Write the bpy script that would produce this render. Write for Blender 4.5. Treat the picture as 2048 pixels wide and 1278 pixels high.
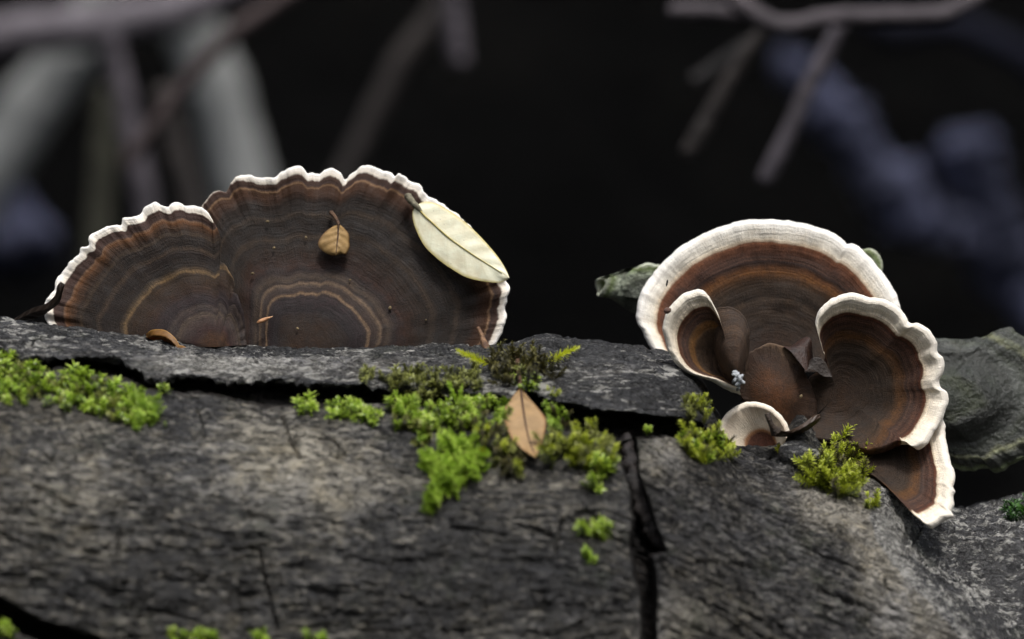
import bpy, math, random
import numpy as np
from mathutils import Vector, Matrix, Quaternion

random.seed(7)
RNG = np.random.default_rng(7)
SC = bpy.context.scene
COL = SC.collection
for o in list(bpy.data.objects):
    bpy.data.objects.remove(o)

# ------------------------------------------------------------------ camera, light, exposure
TILT = math.radians(5.0)
DIST = 0.569                       # metres from the lens to the fungi
K = 36.0 / 100.0 / 2048.0          # tangent per photo pixel
FWD = np.array([0, math.cos(TILT), -math.sin(TILT)])
UPV = np.array([0, math.sin(TILT), math.cos(TILT)])
RGT = np.array([1.0, 0, 0])
CAM = -DIST * FWD
cam_d = bpy.data.cameras.new('camera')
cam_d.lens = 100.0
cam_d.sensor_width = 36.0
cam_d.clip_start = 0.02
cam_d.clip_end = 200.0
cam_d.dof.use_dof = True
cam_d.dof.focus_distance = DIST - 0.008
cam_d.dof.aperture_fstop = 9.5
cam_d.dof.aperture_blades = 7
cam = bpy.data.objects.new('camera', cam_d)
COL.objects.link(cam)
cam.location = CAM
cam.rotation_euler = (math.pi / 2 - TILT, 0, 0)
SC.camera = cam

SUN_EL, SUN_AZ = math.radians(73), math.radians(150)
world = bpy.data.worlds.new('World')
SC.world = world
world.use_nodes = True
wn, wl = world.node_tree.nodes, world.node_tree.links
wn.clear()
sky = wn.new('ShaderNodeTexSky')
sky.sky_type = 'NISHITA'
sky.sun_disc = False
sky.sun_elevation = SUN_EL
sky.sun_rotation = SUN_AZ
sky.air_density = 1.0
sky.dust_density = 4.0
sky.ozone_density = 1.0
hs = wn.new('ShaderNodeHueSaturation')
hs.inputs['Saturation'].default_value = 0.5       # overcast: most of the blue is gone
bg = wn.new('ShaderNodeBackground')
bg.inputs['Strength'].default_value = 0.13
wo = wn.new('ShaderNodeOutputWorld')
wl.new(sky.outputs[0], hs.inputs['Color'])
wl.new(hs.outputs[0], bg.inputs['Color'])
wl.new(bg.outputs[0], wo.inputs['Surface'])

sd = bpy.data.lights.new('sun', 'SUN')
sd.energy = 1.5
sd.angle = math.radians(11)
sd.color = (1.0, 0.98, 0.95)
sun = bpy.data.objects.new('sun', sd)
COL.objects.link(sun)
svec = Vector((math.sin(SUN_AZ) * math.cos(SUN_EL), math.cos(SUN_AZ) * math.cos(SUN_EL), math.sin(SUN_EL)))
sun.rotation_euler = svec.to_track_quat('Z', 'Y').to_euler()

SC.view_settings.view_transform = 'Standard'
SC.view_settings.look = 'None'
SC.view_settings.gamma = 1.0
SC.view_settings.use_curve_mapping = False
SC.view_settings.exposure = 0.75
SC.render.engine = 'CYCLES'
SC.cycles.use_denoising = True
SC.cycles.max_bounces = 8

# ------------------------------------------------------------------ helpers
def U(px, py, ymm):
    """point of the place seen at photo pixel (px, py) when it stands ymm millimetres behind the fungi"""
    px, py, ymm = np.broadcast_arrays(np.asarray(px, float), np.asarray(py, float), np.asarray(ymm, float))
    d = FWD + (K * (px - 1024))[..., None] * RGT - (K * (py - 639))[..., None] * UPV
    lam = (ymm * 0.001 - CAM[1]) / d[..., 1]
    return CAM + lam[..., None] * d

def proj(P):
    q = P - CAM
    z = q @ FWD
    return 1024 + (q @ RGT) / z / K, 639 - (q @ UPV) / z / K

def _h(ix, iy, seed):
    n = (ix.astype(np.int64) * 374761393 + iy.astype(np.int64) * 668265263 + seed * 1442695041) & 0x7fffffff
    n = ((n ^ (n >> 13)) * 1274126177) & 0x7fffffff
    n = n ^ (n >> 16)
    return (n & 0xffff) / 65535.0

def vn(x, y, seed=0):
    x, y = np.broadcast_arrays(np.asarray(x, float), np.asarray(y, float))
    ix, iy = np.floor(x), np.floor(y)
    fx, fy = x - ix, y - iy
    fx = fx * fx * fx * (fx * (fx * 6 - 15) + 10)
    fy = fy * fy * fy * (fy * (fy * 6 - 15) + 10)
    a, b = _h(ix, iy, seed), _h(ix + 1, iy, seed)
    c, d = _h(ix, iy + 1, seed), _h(ix + 1, iy + 1, seed)
    return (a + (b - a) * fx) * (1 - fy) + (c + (d - c) * fx) * fy

def fbm(x, y, seed=0, octv=4, gain=0.5):
    t, a, s = 0, 1.0, 0
    x, y = np.asarray(x, float), np.asarray(y, float)
    for k in range(octv):
        t = t + a * vn(x * 2 ** k + 17.3 * k, y * 2 ** k - 9.1 * k, seed + k * 31)
        s += a
        a *= gain
    return t / s - 0.5

def sstep(x, a, b):
    t = np.clip((x - a) / (b - a), 0, 1)
    return t * t * (3 - 2 * t)

def resample(pts, step=None, n=None, closed=False):
    """Catmull-Rom through the points, evenly spaced"""
    P = np.array(pts, float)
    P = np.vstack([2 * P[0] - P[1], P, 2 * P[-1] - P[-2]])
    out = []
    for i in range(1, len(P) - 2):
        t = np.linspace(0, 1, 24, endpoint=False)[:, None]
        p0, p1, p2, p3 = P[i - 1], P[i], P[i + 1], P[i + 2]
        out.append(0.5 * (2 * p1 + (p2 - p0) * t + (2 * p0 - 5 * p1 + 4 * p2 - p3) * t ** 2 + (3 * p1 - p0 - 3 * p2 + p3) * t ** 3))
    out.append(P[-2][None])
    Q = np.vstack(out)
    L = np.concatenate([[0], np.cumsum(np.linalg.norm(np.diff(Q[:, :2], axis=0), axis=1))])
    if n is None:
        n = max(4, int(L[-1] / step))
    t = np.linspace(0, L[-1], n)
    return np.stack([np.interp(t, L, Q[:, k]) for k in range(Q.shape[1])], 1), t

def segdist(px, py, poly):
    """distance in photo pixels to a polyline"""
    best = np.full(np.shape(px), 1e9)
    for (x0, y0), (x1, y1) in zip(poly[:-1], poly[1:]):
        dx, dy = x1 - x0, y1 - y0
        t = np.clip(((px - x0) * dx + (py - y0) * dy) / (dx * dx + dy * dy + 1e-9), 0, 1)
        best = np.minimum(best, np.hypot(px - x0 - t * dx, py - y0 - t * dy))
    return best

def inpoly(px, py, poly):
    r = np.zeros(np.shape(px), bool)
    n = len(poly)
    for i in range(n):
        x0, y0 = poly[i]
        x1, y1 = poly[(i + 1) % n]
        c = ((y0 > py) != (y1 > py)) & (px < (x1 - x0) * (py - y0) / (y1 - y0 + 1e-12) + x0)
        r ^= c
    return r

def lin(r, g, b):
    f = lambda c: c / 255 / 12.92 if c / 255 <= 0.04045 else ((c / 255 + 0.055) / 1.055) ** 2.4
    return (f(r), f(g), f(b), 1.0)

def mesh_obj(name, V, F, mat=None, parent=None, attrs=None, smooth=True, inv=None):
    V = np.asarray(V, np.float32).reshape(-1, 3)
    m = bpy.data.meshes.new(name)
    F = np.asarray(F, np.int32)
    k = F.shape[1]
    m.vertices.add(len(V))
    m.vertices.foreach_set('co', V.ravel())
    m.loops.add(F.size)
    m.loops.foreach_set('vertex_index', F.ravel())
    m.polygons.add(len(F))
    m.polygons.foreach_set('loop_start', np.arange(len(F), dtype=np.int32) * k)
    if smooth:
        m.polygons.foreach_set('use_smooth', np.ones(len(F), bool))
    for an, av in (attrs or {}).items():
        a = m.attributes.new(an, 'FLOAT', 'POINT')
        a.data.foreach_set('value', np.asarray(av, np.float32).ravel())
    m.update(calc_edges=True)
    m.validate()
    if mat:
        m.materials.append(mat)
    o = bpy.data.objects.new(name, m)
    COL.objects.link(o)
    if parent is not None:
        o.parent = parent
        if parent.type == 'EMPTY':
            o.matrix_parent_inverse = Matrix.Translation(-Vector(parent.location))
    return o

def grid_faces(nr, nc, wrap=False):
    i = np.arange(nr - 1)[:, None]
    j = np.arange(nc if wrap else nc - 1)[None]
    j2 = (j + 1) % nc
    return np.stack([i * nc + j, i * nc + j2, (i + 1) * nc + j2, (i + 1) * nc + j], -1).reshape(-1, 4)

def submesh(V, F, mask, attrs):
    F = F[mask]
    ids, invx = np.unique(F, return_inverse=True)
    return V[ids], invx.reshape(F.shape), {k: v[ids] for k, v in attrs.items()}

def thing(name, label, cat, loc=(0, 0, 0), group=None):
    o = bpy.data.objects.new(name, None)
    o.empty_display_size = 0.01
    COL.objects.link(o)
    o.location = Vector(loc)
    tag(o, label, cat, group)
    return o

def tag(o, label, cat, group=None, kind=None):
    o['label'] = label
    o['category'] = cat
    if group:
        o['group'] = group
    if kind:
        o['kind'] = kind
    return o

# ------------------------------------------------------------------ materials
class NT:
    def __init__(s, name):
        s.m = bpy.data.materials.new(name)
        s.m.use_nodes = True
        s.n, s.l = s.m.node_tree.nodes, s.m.node_tree.links
        s.n.clear()
        s.out = s.n.new('ShaderNodeOutputMaterial')
        s.b = s.n.new('ShaderNodeBsdfPrincipled')
        s.l.new(s.b.outputs[0], s.out.inputs[0])
    def set(s, sock, v):
        if isinstance(v, bpy.types.NodeSocket):
            s.l.new(v, sock)
        else:
            sock.default_value = v
    def inp(s, k, v):
        s.set(s.b.inputs[k], v)
    def mm(s, sx=1, sy=1, sz=1, off=(0, 0, 0)):
        t = s.n.new('ShaderNodeTexCoord')
        mp = s.n.new('ShaderNodeMapping')
        mp.inputs['Scale'].default_value = (1000 * sx, 1000 * sy, 1000 * sz)
        mp.inputs['Location'].default_value = off
        s.l.new(t.outputs['Object'], mp.inputs[0])
        return mp.outputs[0]
    def noise(s, vec, scale, detail=4, rough=0.55, dist=0.0):
        t = s.n.new('ShaderNodeTexNoise')
        t.inputs['Scale'].default_value = scale
        t.inputs['Detail'].default_value = detail
        t.inputs['Roughness'].default_value = rough
        t.inputs['Distortion'].default_value = dist
        s.l.new(vec, t.inputs['Vector'])
        return t.outputs['Fac']
    def voro(s, vec, scale, feat='F1'):
        t = s.n.new('ShaderNodeTexVoronoi')
        t.feature = feat
        t.inputs['Scale'].default_value = scale
        s.l.new(vec, t.inputs['Vector'])
        return t.outputs['Distance']
    def attr(s, nm):
        t = s.n.new('ShaderNodeAttribute')
        t.attribute_name = nm
        return t.outputs['Fac']
    def math(s, op, a, b=0.0, c=None, clamp=False):
        t = s.n.new('ShaderNodeMath')
        t.operation = op
        t.use_clamp = clamp
        s.set(t.inputs[0], a)
        s.set(t.inputs[1], b)
        if c is not None:
            s.set(t.inputs[2], c)
        return t.outputs[0]
    def comb(s, x, y, z=0.0):
        t = s.n.new('ShaderNodeCombineXYZ')
        for i, v in enumerate((x, y, z)):
            s.set(t.inputs[i], v)
        return t.outputs[0]
    def ramp(s, fac, stops, interp='LINEAR'):
        t = s.n.new('ShaderNodeValToRGB')
        t.color_ramp.interpolation = interp
        e = t.color_ramp.elements
        while len(e) > 1:
            e.remove(e[-1])
        e[0].position = stops[0][0]
        e[0].color = stops[0][1]
        for p, c in stops[1:]:
            q = e.new(p)
            q.color = c
        s.set(t.inputs[0], fac)
        return t.outputs[0]
    def fr(s, fac, a, b, lo=0.0, hi=1.0):
        t = s.n.new('ShaderNodeMapRange')
        for i, v in enumerate((fac, a, b, lo, hi)):
            s.set(t.inputs[i], v)
        return t.outputs[0]
    def mix(s, fac, a, b, mode='MIX'):
        t = s.n.new('ShaderNodeMix')
        t.data_type = 'RGBA'
        t.blend_type = mode
        s.set(t.inputs[0], fac)
        s.set(t.inputs[6], a)
        s.set(t.inputs[7], b)
        return t.outputs[2]
    def bump(s, h, dist, strength=1.0, prev=None):
        t = s.n.new('ShaderNodeBump')
        t.inputs['Distance'].default_value = dist
        t.inputs['Strength'].default_value = strength
        s.l.new(h, t.inputs['Height'])
        if prev is not None:
            s.l.new(prev, t.inputs['Normal'])
        return t.outputs[0]

def grey(v):
    return (v, v, v, 1)

def cap_material(name, stops, jag=0.012, streak=1.0, fib=0.5, rough=0.72, alg=None, dk=0.68, lt=0.84, spec=0.3, ringd=0.0004, wz=(0.80, 0.90), hz=14.0):
    t = NT(name)
    z, a = t.attr('zone'), t.attr('arc')
    p = t.mm()
    wob = t.math('SUBTRACT', t.noise(p, 0.12, 3), 0.5)
    jg = t.math('SUBTRACT', t.noise(t.comb(t.math('MULTIPLY', a, 1.6 * streak), t.math('MULTIPLY', z, 5.0)), 1.0, 3, 0.6), 0.5)
    zz = t.math('ADD', z, t.math('ADD', t.math('MULTIPLY', wob, jag * 3.4), t.math('MULTIPLY', jg, jag * 1.3)))
    c = t.ramp(zz, [(q, lin(*([x * (dk if max(rgb) < 100 else lt) * w for x, w in zip(rgb, ((1.0, 1.02, 0.92) if alg else (1.09, 0.97, 0.84)))] if max(rgb) < 175 else rgb))) for q, rgb in stops])
    # radial hairs and mottling
    hair = t.noise(t.comb(t.math('MULTIPLY', a, 4.5 * streak), t.math('MULTIPLY', z, hz), 3.0), 1.0, 3, 0.65)
    mot = t.noise(p, 0.45, 5, 0.65)
    whiteness = t.fr(z, wz[0], wz[1], 1.0, 0.16)
    hf = t.math('ADD', t.math('MULTIPLY', t.math('SUBTRACT', hair, 0.5), t.math('MULTIPLY', whiteness, 1.7 * fib)),
                t.math('MULTIPLY', t.math('SUBTRACT', mot, 0.5), t.math('MULTIPLY', whiteness, 1.5)))
    c = t.mix(1.0, c, t.comb(*[t.math('ADD', hf, 1.0)] * 3), 'MULTIPLY')
    fl = t.noise(t.comb(t.math('MULTIPLY', a, 0.11), t.math('MULTIPLY', zz, 95.0), 1.0), 1.0, 3, 0.6)
    fm = t.math('ADD', 1.0, t.math('MULTIPLY', t.math('SUBTRACT', fl, 0.5), t.math('MULTIPLY', whiteness, 1.15)))
    c = t.mix(1.0, c, t.comb(fm, fm, fm), 'MULTIPLY')
    gz = t.noise(p, 2.2, 3, 0.7)
    gm = t.math('ADD', 1.0, t.math('MULTIPLY', t.math('SUBTRACT', gz, 0.5), t.math('MULTIPLY', whiteness, 1.6)))
    c = t.mix(1.0, c, t.comb(gm, gm, gm), 'MULTIPLY')
    st = t.fr(t.noise(p, 0.20, 4, 0.7), 0.54, 0.72, 0.0, 0.30)
    c = t.mix(st, c, t.mix(1.0, c, (0.80, 0.66, 0.48, 1), 'MULTIPLY'))
    if alg:
        c = t.mix(t.fr(t.noise(p, 0.16, 5, 0.7), 0.52, 0.74), c, lin(*alg))
    t.inp('Base Color', c)
    t.inp('Roughness', t.fr(mot, 0.3, 0.7, rough - 0.12, rough + 0.15))
    t.inp('Specular IOR Level', spec)
    ring = t.noise(t.comb(t.math('MULTIPLY', a, 0.05), t.math('MULTIPLY', z, 26.0), 7.0), 1.0, 3)
    n1 = t.bump(fl, ringd * 0.45, 0.7, t.bump(ring, ringd, 0.5))
    n2 = t.bump(hair, 0.00018, 0.7, n1)
    n3 = t.bump(t.noise(p, 3.0, 3), 0.00012, 0.7, n2)
    if alg:
        n3 = t.bump(t.noise(p, 0.55, 5, 0.65), 0.0016, 0.9, n3)
    t.inp('Normal', n3)
    return t.m

def bark_material(name, dark, mid, light, tan, sx=0.45, rough=(0.45, 0.85), spec=0.5, bumpd=0.0008, palew=0.22, coat=0.0, speck=0.0, sps=0.8, pl=0.09, fx=0.2, ssx=0.55, sy=1.0, base=0.0):
    t = NT(name)
    p = t.mm(sx, sy, 1)
    q = t.mm()
    f1 = t.noise(p, 0.6, 7, 0.72, 0.8)
    f2 = t.noise(p, 0.16, 4, 0.6)
    f3 = t.noise(q, 0.03, 3, 0.6)
    pale = t.attr('pale')
    fib = t.noise(t.mm(fx, sy, 1, (5, 1, 7)), 1.15, 5, 0.62, 1.1)
    v = t.math('ADD', t.math('ADD', t.math('MULTIPLY', f1, 0.42), t.math('ADD', t.math('MULTIPLY', f2, 0.16), t.math('MULTIPLY', fib, 0.42))),
               t.math('ADD', t.math('MULTIPLY', t.math('SUBTRACT', f3, 0.5), 0.16), t.math('MULTIPLY_ADD', pale, palew, base)))
    c = t.ramp(v, [(0.37, lin(*dark)), (0.49, lin(*mid)), (0.575, lin(*light)), (0.68, lin(*[min(255, x * 1.3) for x in light]))])
    tn = t.fr(t.noise(q, 0.22, 4, 0.65), 0.5, 0.66)
    c = t.mix(t.math('MULTIPLY', tn, 0.55), c, t.mix(1.0, c, tan, 'MULTIPLY'))
    bl = t.fr(t.noise(q, 0.07, 3, 0.6), 0.42, 0.6)
    c = t.mix(t.math('MULTIPLY', bl, 0.5), c, t.mix(1.0, c, (0.86, 0.93, 1.15, 1), 'MULTIPLY'))
    lch = t.fr(t.math('ADD', t.noise(t.mm(0.7, 1, 1, (11, 5, 2)), 0.42, 5, 0.65, 0.5), t.math('MULTIPLY', pale, pl)), 0.58, 0.68)
    c = t.mix(t.math('MULTIPLY', lch, 0.6), c, lin(*[min(255, x * 1.28) for x in light]))
    if speck:
        glint_spk = t.fr(t.math('ADD', t.noise(t.mm(ssx, sy, 1, (3, 8, 1)), sps, 4, 0.66, 0.5), t.math('ADD', t.math('MULTIPLY', t.math('SUBTRACT', f2, 0.5), 0.5), t.math('MULTIPLY_ADD', pale, 0.10, base * 0.6))), 0.52, 0.57)
        c = t.mix(t.math('MULTIPLY', glint_spk, speck), c, lin(186, 184, 176))  # pale specks: lichen grain and wet glints painted as colour
    gr = t.fr(t.noise(t.mm(1, 1, 1, (40, 3, 9)), 0.09, 5, 0.7), 0.56, 0.68)
    c = t.mix(t.math('MULTIPLY', gr, 0.4), c, lin(52, 60, 32))
    # darker thin fissures (cork lines)
    fis = t.fr(t.math('ABSOLUTE', t.math('SUBTRACT', t.noise(p, 0.38, 5, 0.7, 1.2), 0.5)), 0.0, 0.05, 0.22, 1.0)
    c = t.mix(1.0, c, t.comb(fis, fis, fis), 'MULTIPLY')
    t.inp('Base Color', c)
    t.inp('Roughness', t.fr(t.noise(q, 0.5, 4, 0.6), 0.35, 0.65, *rough))
    t.inp('Specular IOR Level', spec)
    n1 = t.bump(f1, bumpd * 1.6, 1.0)
    n2 = t.bump(fis, bumpd * 0.4, 0.9, n1)
    n3 = t.bump(t.noise(t.mm(0.7, 1, 1), 2.2, 4, 0.65), bumpd * 0.45, 0.9, n2)
    t.inp('Normal', n3)
    if coat:
        t.inp('Coat Weight', coat)
        t.inp('Coat Roughness', 0.16)
        t.l.new(n3, t.b.inputs['Coat Normal'])
    return t.m

def simple_mat(name, c1, c2, scale=0.4, rough=0.7, spec=0.4, bumpd=0.0003, sx=1, trans=0.0, sss=0.0):
    t = NT(name)
    p = t.mm(sx, 1, 1)
    f = t.noise(p, scale, 5, 0.62)
    c = t.ramp(f, [(0.32, lin(*c1)), (0.68, lin(*c2))])
    t.inp('Base Color', c)
    t.inp('Roughness', rough)
    t.inp('Specular IOR Level', spec)
    if bumpd:
        t.inp('Normal', t.bump(t.noise(p, scale * 3, 4, 0.6), bumpd))
    if trans:
        tr = t.n.new('ShaderNodeBsdfTranslucent')
        t.l.new(c, tr.inputs[0])
        mx = t.n.new('ShaderNodeMixShader')
        mx.inputs[0].default_value = trans
        t.l.new(t.b.outputs[0], mx.inputs[1])
        t.l.new(tr.outputs[0], mx.inputs[2])
        t.l.new(mx.outputs[0], t.out.inputs[0])
    return t.m

def moss_material(name, dark, mid, light, trans=0.35, rough=0.4):
    t = NT(name)
    oi = t.n.new('ShaderNodeObjectInfo')
    tip = t.attr('tip')
    v = t.math('ADD', t.math('MULTIPLY', oi.outputs['Random'], 0.42), t.math('MULTIPLY', tip, 0.72))
    v = t.math('ADD', v, t.math('MULTIPLY', t.math('SUBTRACT', t.noise(t.mm(), 1.5, 3), 0.5), 0.5))
    c = t.ramp(v, [(0.16, lin(*dark)), (0.52, lin(*mid)), (0.98, lin(*light))])
    t.inp('Base Color', c)
    t.inp('Roughness', rough)
    t.inp('Specular IOR Level', 0.5)
    tr = t.n.new('ShaderNodeBsdfTranslucent')
    t.l.new(c, tr.inputs[0])
    mx = t.n.new('ShaderNodeMixShader')
    mx.inputs[0].default_value = trans
    t.l.new(t.b.outputs[0], mx.inputs[1])
    t.l.new(tr.outputs[0], mx.inputs[2])
    t.l.new(mx.outputs[0], t.out.inputs[0])
    return t.m

def leaf_material(name, base, edge, vein, spots=0.3, trans=0.2, rough=0.5, vscale=7.0):
    """u along the leaf, v across (-1..1)"""
    t = NT(name)
    u, v = t.attr('u'), t.attr('v')
    av = t.math('ABSOLUTE', v)
    p = t.mm()
    m = t.noise(p, 0.35, 5, 0.6)
    c = t.mix(t.fr(m, 0.35, 0.65), lin(*base), lin(*[min(255, x * 1.12) for x in base]))
    e = t.math('ADD', av, t.math('MULTIPLY', t.math('SUBTRACT', t.noise(p, 0.8, 3), 0.5), 0.12))
    c = t.mix(t.fr(e, 0.82, 1.0), c, lin(*edge))
    # side veins run forward from the midrib
    w = t.math('SINE', t.math('MULTIPLY', t.math('SUBTRACT', u, t.math('MULTIPLY', av, 0.16)), vscale * 6.28))
    c = t.mix(t.math('MULTIPLY', t.fr(w, 0.9, 1.0), 0.12), c, lin(*vein))
    c = t.mix(t.fr(av, 0.05, 0.0), c, lin(*vein))
    sp = t.fr(t.voro(p, 0.9), 0.16, 0.08)
    sp = t.math('MULTIPLY', sp, t.fr(t.noise(p, 0.5, 2), 0.5, 0.6))
    c = t.mix(t.math('MULTIPLY', sp, spots), c, lin(*[x * 0.45 for x in edge]))
    t.inp('Base Color', c)
    t.inp('Roughness', rough)
    t.inp('Normal', t.bump(m, 0.0003, 0.7, t.bump(w, 0.00008, 0.6)))
    tr = t.n.new('ShaderNodeBsdfTranslucent')
    t.l.new(c, tr.inputs[0])
    mx = t.n.new('ShaderNodeMixShader')
    mx.inputs[0].default_value = trans
    t.l.new(t.b.outputs[0], mx.inputs[1])
    t.l.new(tr.outputs[0], mx.inputs[2])
    t.l.new(mx.outputs[0], t.out.inputs[0])
    return t.m

# ------------------------------------------------------------------ ground, bank, added shading foliage
def ground():
    xs = np.concatenate([np.linspace(-40, -3.2, 14), np.linspace(-3, 3, 120), np.linspace(3.2, 40, 14)])
    ys = np.concatenate([np.linspace(-40, -1.2, 14), np.linspace(-1, 4.5, 130), np.linspace(4.8, 40, 16)])
    X, Y = np.meshgrid(xs, ys)
    Z = np.interp(Y, [-40, -0.6, 0.15, 0.5, 1.0, 2.1, 2.5, 3.0, 4.2, 40], [-0.4, -0.24, -0.23, -0.45, -0.75, -0.75, -0.35, 0.55, 1.3, 1.6])
    near = np.exp(-(np.hypot(X, Y - 1) / 5) ** 2)
    Z = Z + near * (0.22 * fbm(X * 1.6, Y * 1.6, 3, 5) * sstep(np.abs(Y), 0.15, 0.6)) + (1 - near) * 1.2 * fbm(X * 0.1, Y * 0.1, 5, 3)
    t = NT('dark_wet_soil')
    p = t.mm(0.001, 0.001, 0.001)
    f = t.math('ADD', t.noise(p, 14, 7, 0.65), t.math('MULTIPLY', t.math('SUBTRACT', t.noise(p, 2.2, 3, 0.5), 0.45), 0.9))
    t.inp('Base Color', t.ramp(f, [(0.3, lin(2, 2, 2)), (0.55, lin(5, 5, 5)), (0.75, lin(16, 15, 13)), (0.95, lin(34, 32, 26))]))
    t.inp('Roughness', 0.85)
    t.inp('Specular IOR Level', 0.15)
    t.inp('Normal', t.bump(f, 0.03))
    o = mesh_obj('ground', np.stack([X, Y, Z], -1), grid_faces(len(ys), len(xs)), t.m)
    o['kind'] = 'structure'
ground()

def shade_canopy():
    """foliage added above the frame to shade the hollow behind the log"""
    n = 15000
    x = RNG.uniform(-3.2, 3.2, n)
    y = 0.85 + 3.0 * RNG.random(n) ** 0.85
    z = 0.60 + 0.16 * y + 0.25 * RNG.random(n) + 0.3 * fbm(x * 1.2, y * 1.2, 9, 3)
    L = RNG.uniform(0.06, 0.11, n)
    W = L * RNG.uniform(0.38, 0.5, n)
    ang = RNG.uniform(0, 2 * np.pi, n)
    tl = RNG.uniform(-0.5, 0.5, n)
    d = np.stack([np.cos(ang) * np.cos(tl), np.sin(ang) * np.cos(tl), np.sin(tl)], -1)
    s = np.cross(d, np.array([0, 0, 1.0]))
    s /= np.linalg.norm(s, axis=1)[:, None]
    roll = RNG.uniform(-0.6, 0.6, n)[:, None]
    up = np.cross(s, d)
    s = s * np.cos(roll) + up * np.sin(roll)
    c = np.stack([x, y, z], -1)
    V = np.stack([c - d * L[:, None] / 2, c - s * W[:, None] / 2 + up * 0.008, c + d * L[:, None] / 2, c + s * W[:, None] / 2 + up * 0.008], 1).reshape(-1, 3)
    F = np.arange(n * 4).reshape(-1, 4)
    m = simple_mat('dark_leaf', (20, 34, 14), (44, 62, 26), scale=0.004, rough=0.5, bumpd=0)
    o = mesh_obj('added_shade_foliage', V, F, m, smooth=False)  # added out of view to keep the background dark
    tag(o, 'unseen dark foliage added to shade the hollow behind the log', 'foliage', kind='stuff')
shade_canopy()

def sky_block_treeline():
    """dense leafage added all round to block the low sky, up to about forty degrees above the horizon"""
    n = 26000
    a = RNG.uniform(0, 2 * np.pi, n)
    r = 6.5 + 2.2 * RNG.random(n) + 1.5 * fbm(np.cos(a) * 2.2 + 9, np.sin(a) * 2.2, 77, 3)
    topz = 5.2 + 3.4 * fbm(np.cos(a) * 3.1, np.sin(a) * 3.1 + 4, 78, 4)
    z = -0.5 + (topz + 0.5) * RNG.random(n) ** 0.8
    c = np.stack([r * np.cos(a), r * np.sin(a), z], -1)
    d = RNG.normal(size=(n, 3)); d /= np.linalg.norm(d, axis=1)[:, None]
    q = np.cross(d, RNG.normal(size=(n, 3))); q /= np.linalg.norm(q, axis=1)[:, None]
    L = RNG.uniform(0.3, 0.5, n)[:, None]
    V = np.stack([c - d * L / 2, c - q * L * 0.25, c + d * L / 2, c + q * L * 0.25], 1).reshape(-1, 3)
    m = simple_mat('sky_block_leaf', (24, 38, 16), (52, 68, 32), scale=0.001, rough=0.6, bumpd=0)
    o = mesh_obj('sky_block_leafage', V, np.arange(n * 4).reshape(-1, 4), m, smooth=False)  # added round the scene to cut off light from the low sky
    tag(o, 'unseen dark green leafage added all round to block low sky light', 'sky_block_leafage', kind='stuff')
sky_block_treeline()

# ------------------------------------------------------------------ the log
RLOG = 74.0
TOPX = [-9000, -300, 0, 100, 300, 500, 700, 1000, 1060, 1095, 1150, 1250, 1330, 1370, 1400, 1422, 1445, 1500, 1560, 1640, 1720, 1771, 1800, 1850, 1910, 1960, 2048, 2350, 9000]
TOPY = [600, 628, 640, 654, 674, 690, 696, 697, 694, 688, 692, 698, 714, 732, 764, 822, 862, 874, 880, 884, 920, 958, 985, 1012, 1032, 1022, 1004, 990, 980]
xs = np.concatenate([np.linspace(-5200, -220, 60), np.arange(-200, 2250, 2.5), np.linspace(2270, 7200, 60)])
phi = np.radians(np.concatenate([np.linspace(-180, -34, 26), np.linspace(-32, -10, 40), np.arange(-9.75, 84, 0.23), np.linspace(85, 179, 30)]))
tp = np.interp(np.arange(-9000, 9001, 4), TOPX, TOPY)
ker = np.exp(-np.linspace(-2, 2, 13) ** 2)
tp = np.convolve(np.pad(tp, 6, 'edge'), ker / ker.sum(), 'valid')
top = np.interp(xs, np.arange(-9000, 9001, 4), tp)
kb = np.exp(-np.linspace(-2, 2, 161) ** 2)
tsm = np.convolve(np.pad(tp, 80, 'edge'), kb / kb.sum(), 'valid')
topsm = np.minimum(np.interp(xs, np.arange(-9000, 9001, 4), tsm) , 1e9)
YAW = 0.006 * np.clip(xs - 1024, -1500, 1500)          # the log runs slightly away to the right
P0 = U(xs, top, YAW)
P1 = U(xs, topsm, YAW)
nn = np.stack([0 * phi, -np.sin(phi), np.cos(phi)], -1)
n0 = np.array([0, math.sin(TILT), math.cos(TILT)])
wtop = sstep(phi, math.radians(8), math.radians(40))[:, None, None]
CEN = P0 - 0.001 * RLOG * n0
B = CEN[None] + (P1 - P0)[None] * wtop + 0.001 * RLOG * nn[:, None, :]
NR, NC = B.shape[:2]
LX = B[..., 0] * 1000
LA = np.broadcast_to((phi * RLOG)[:, None], LX.shape)
bpx, bpy_ = proj(B)
vis = (phi > -math.radians(30))[:, None] & (phi < math.radians(100))[:, None]
vis = np.broadcast_to(vis, LX.shape)

CREV_TOP = [(-400, 688), (0, 698), (106, 718), (228, 724), (297, 752), (371, 753), (451, 754), (584, 763), (700, 774), (830, 781), (971, 786), (1067, 787), (1096, 804), (1160, 811), (1273, 824), (1370, 838), (1440, 852)]
CREV_BOT = [(1448, 868), (1348, 880), (1269, 878), (1232, 884), (1135, 862), (1060, 842), (971, 832), (850, 818), (700, 812), (531, 820), (451, 802), (361, 796), (212, 762), (100, 750), (0, 748), (-400, 740)]
CREV = CREV_TOP + CREV_BOT
CRK = [(1218, 880), (1225, 895), (1250, 966), (1266, 1032), (1254, 1090), (1262, 1152), (1274, 1193), (1279, 1290), (1285, 1420), (1330, 1420), (1321, 1290), (1316, 1193), (1307, 1112), (1341, 1106), (1308, 1015), (1283, 945), (1274, 866)]
LOWER = [(-400, 1150), (0, 1192), (80, 1236), (150, 1256), (260, 1300), (700, 1330), (700, 1420), (230, 1400), (150, 1330), (60, 1285), (0, 1250), (-400, 1200)]
RIDGE_Y = [900, 966, 1032, 1082, 1144, 1193, 1251, 1320, 1480, 3000]
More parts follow.
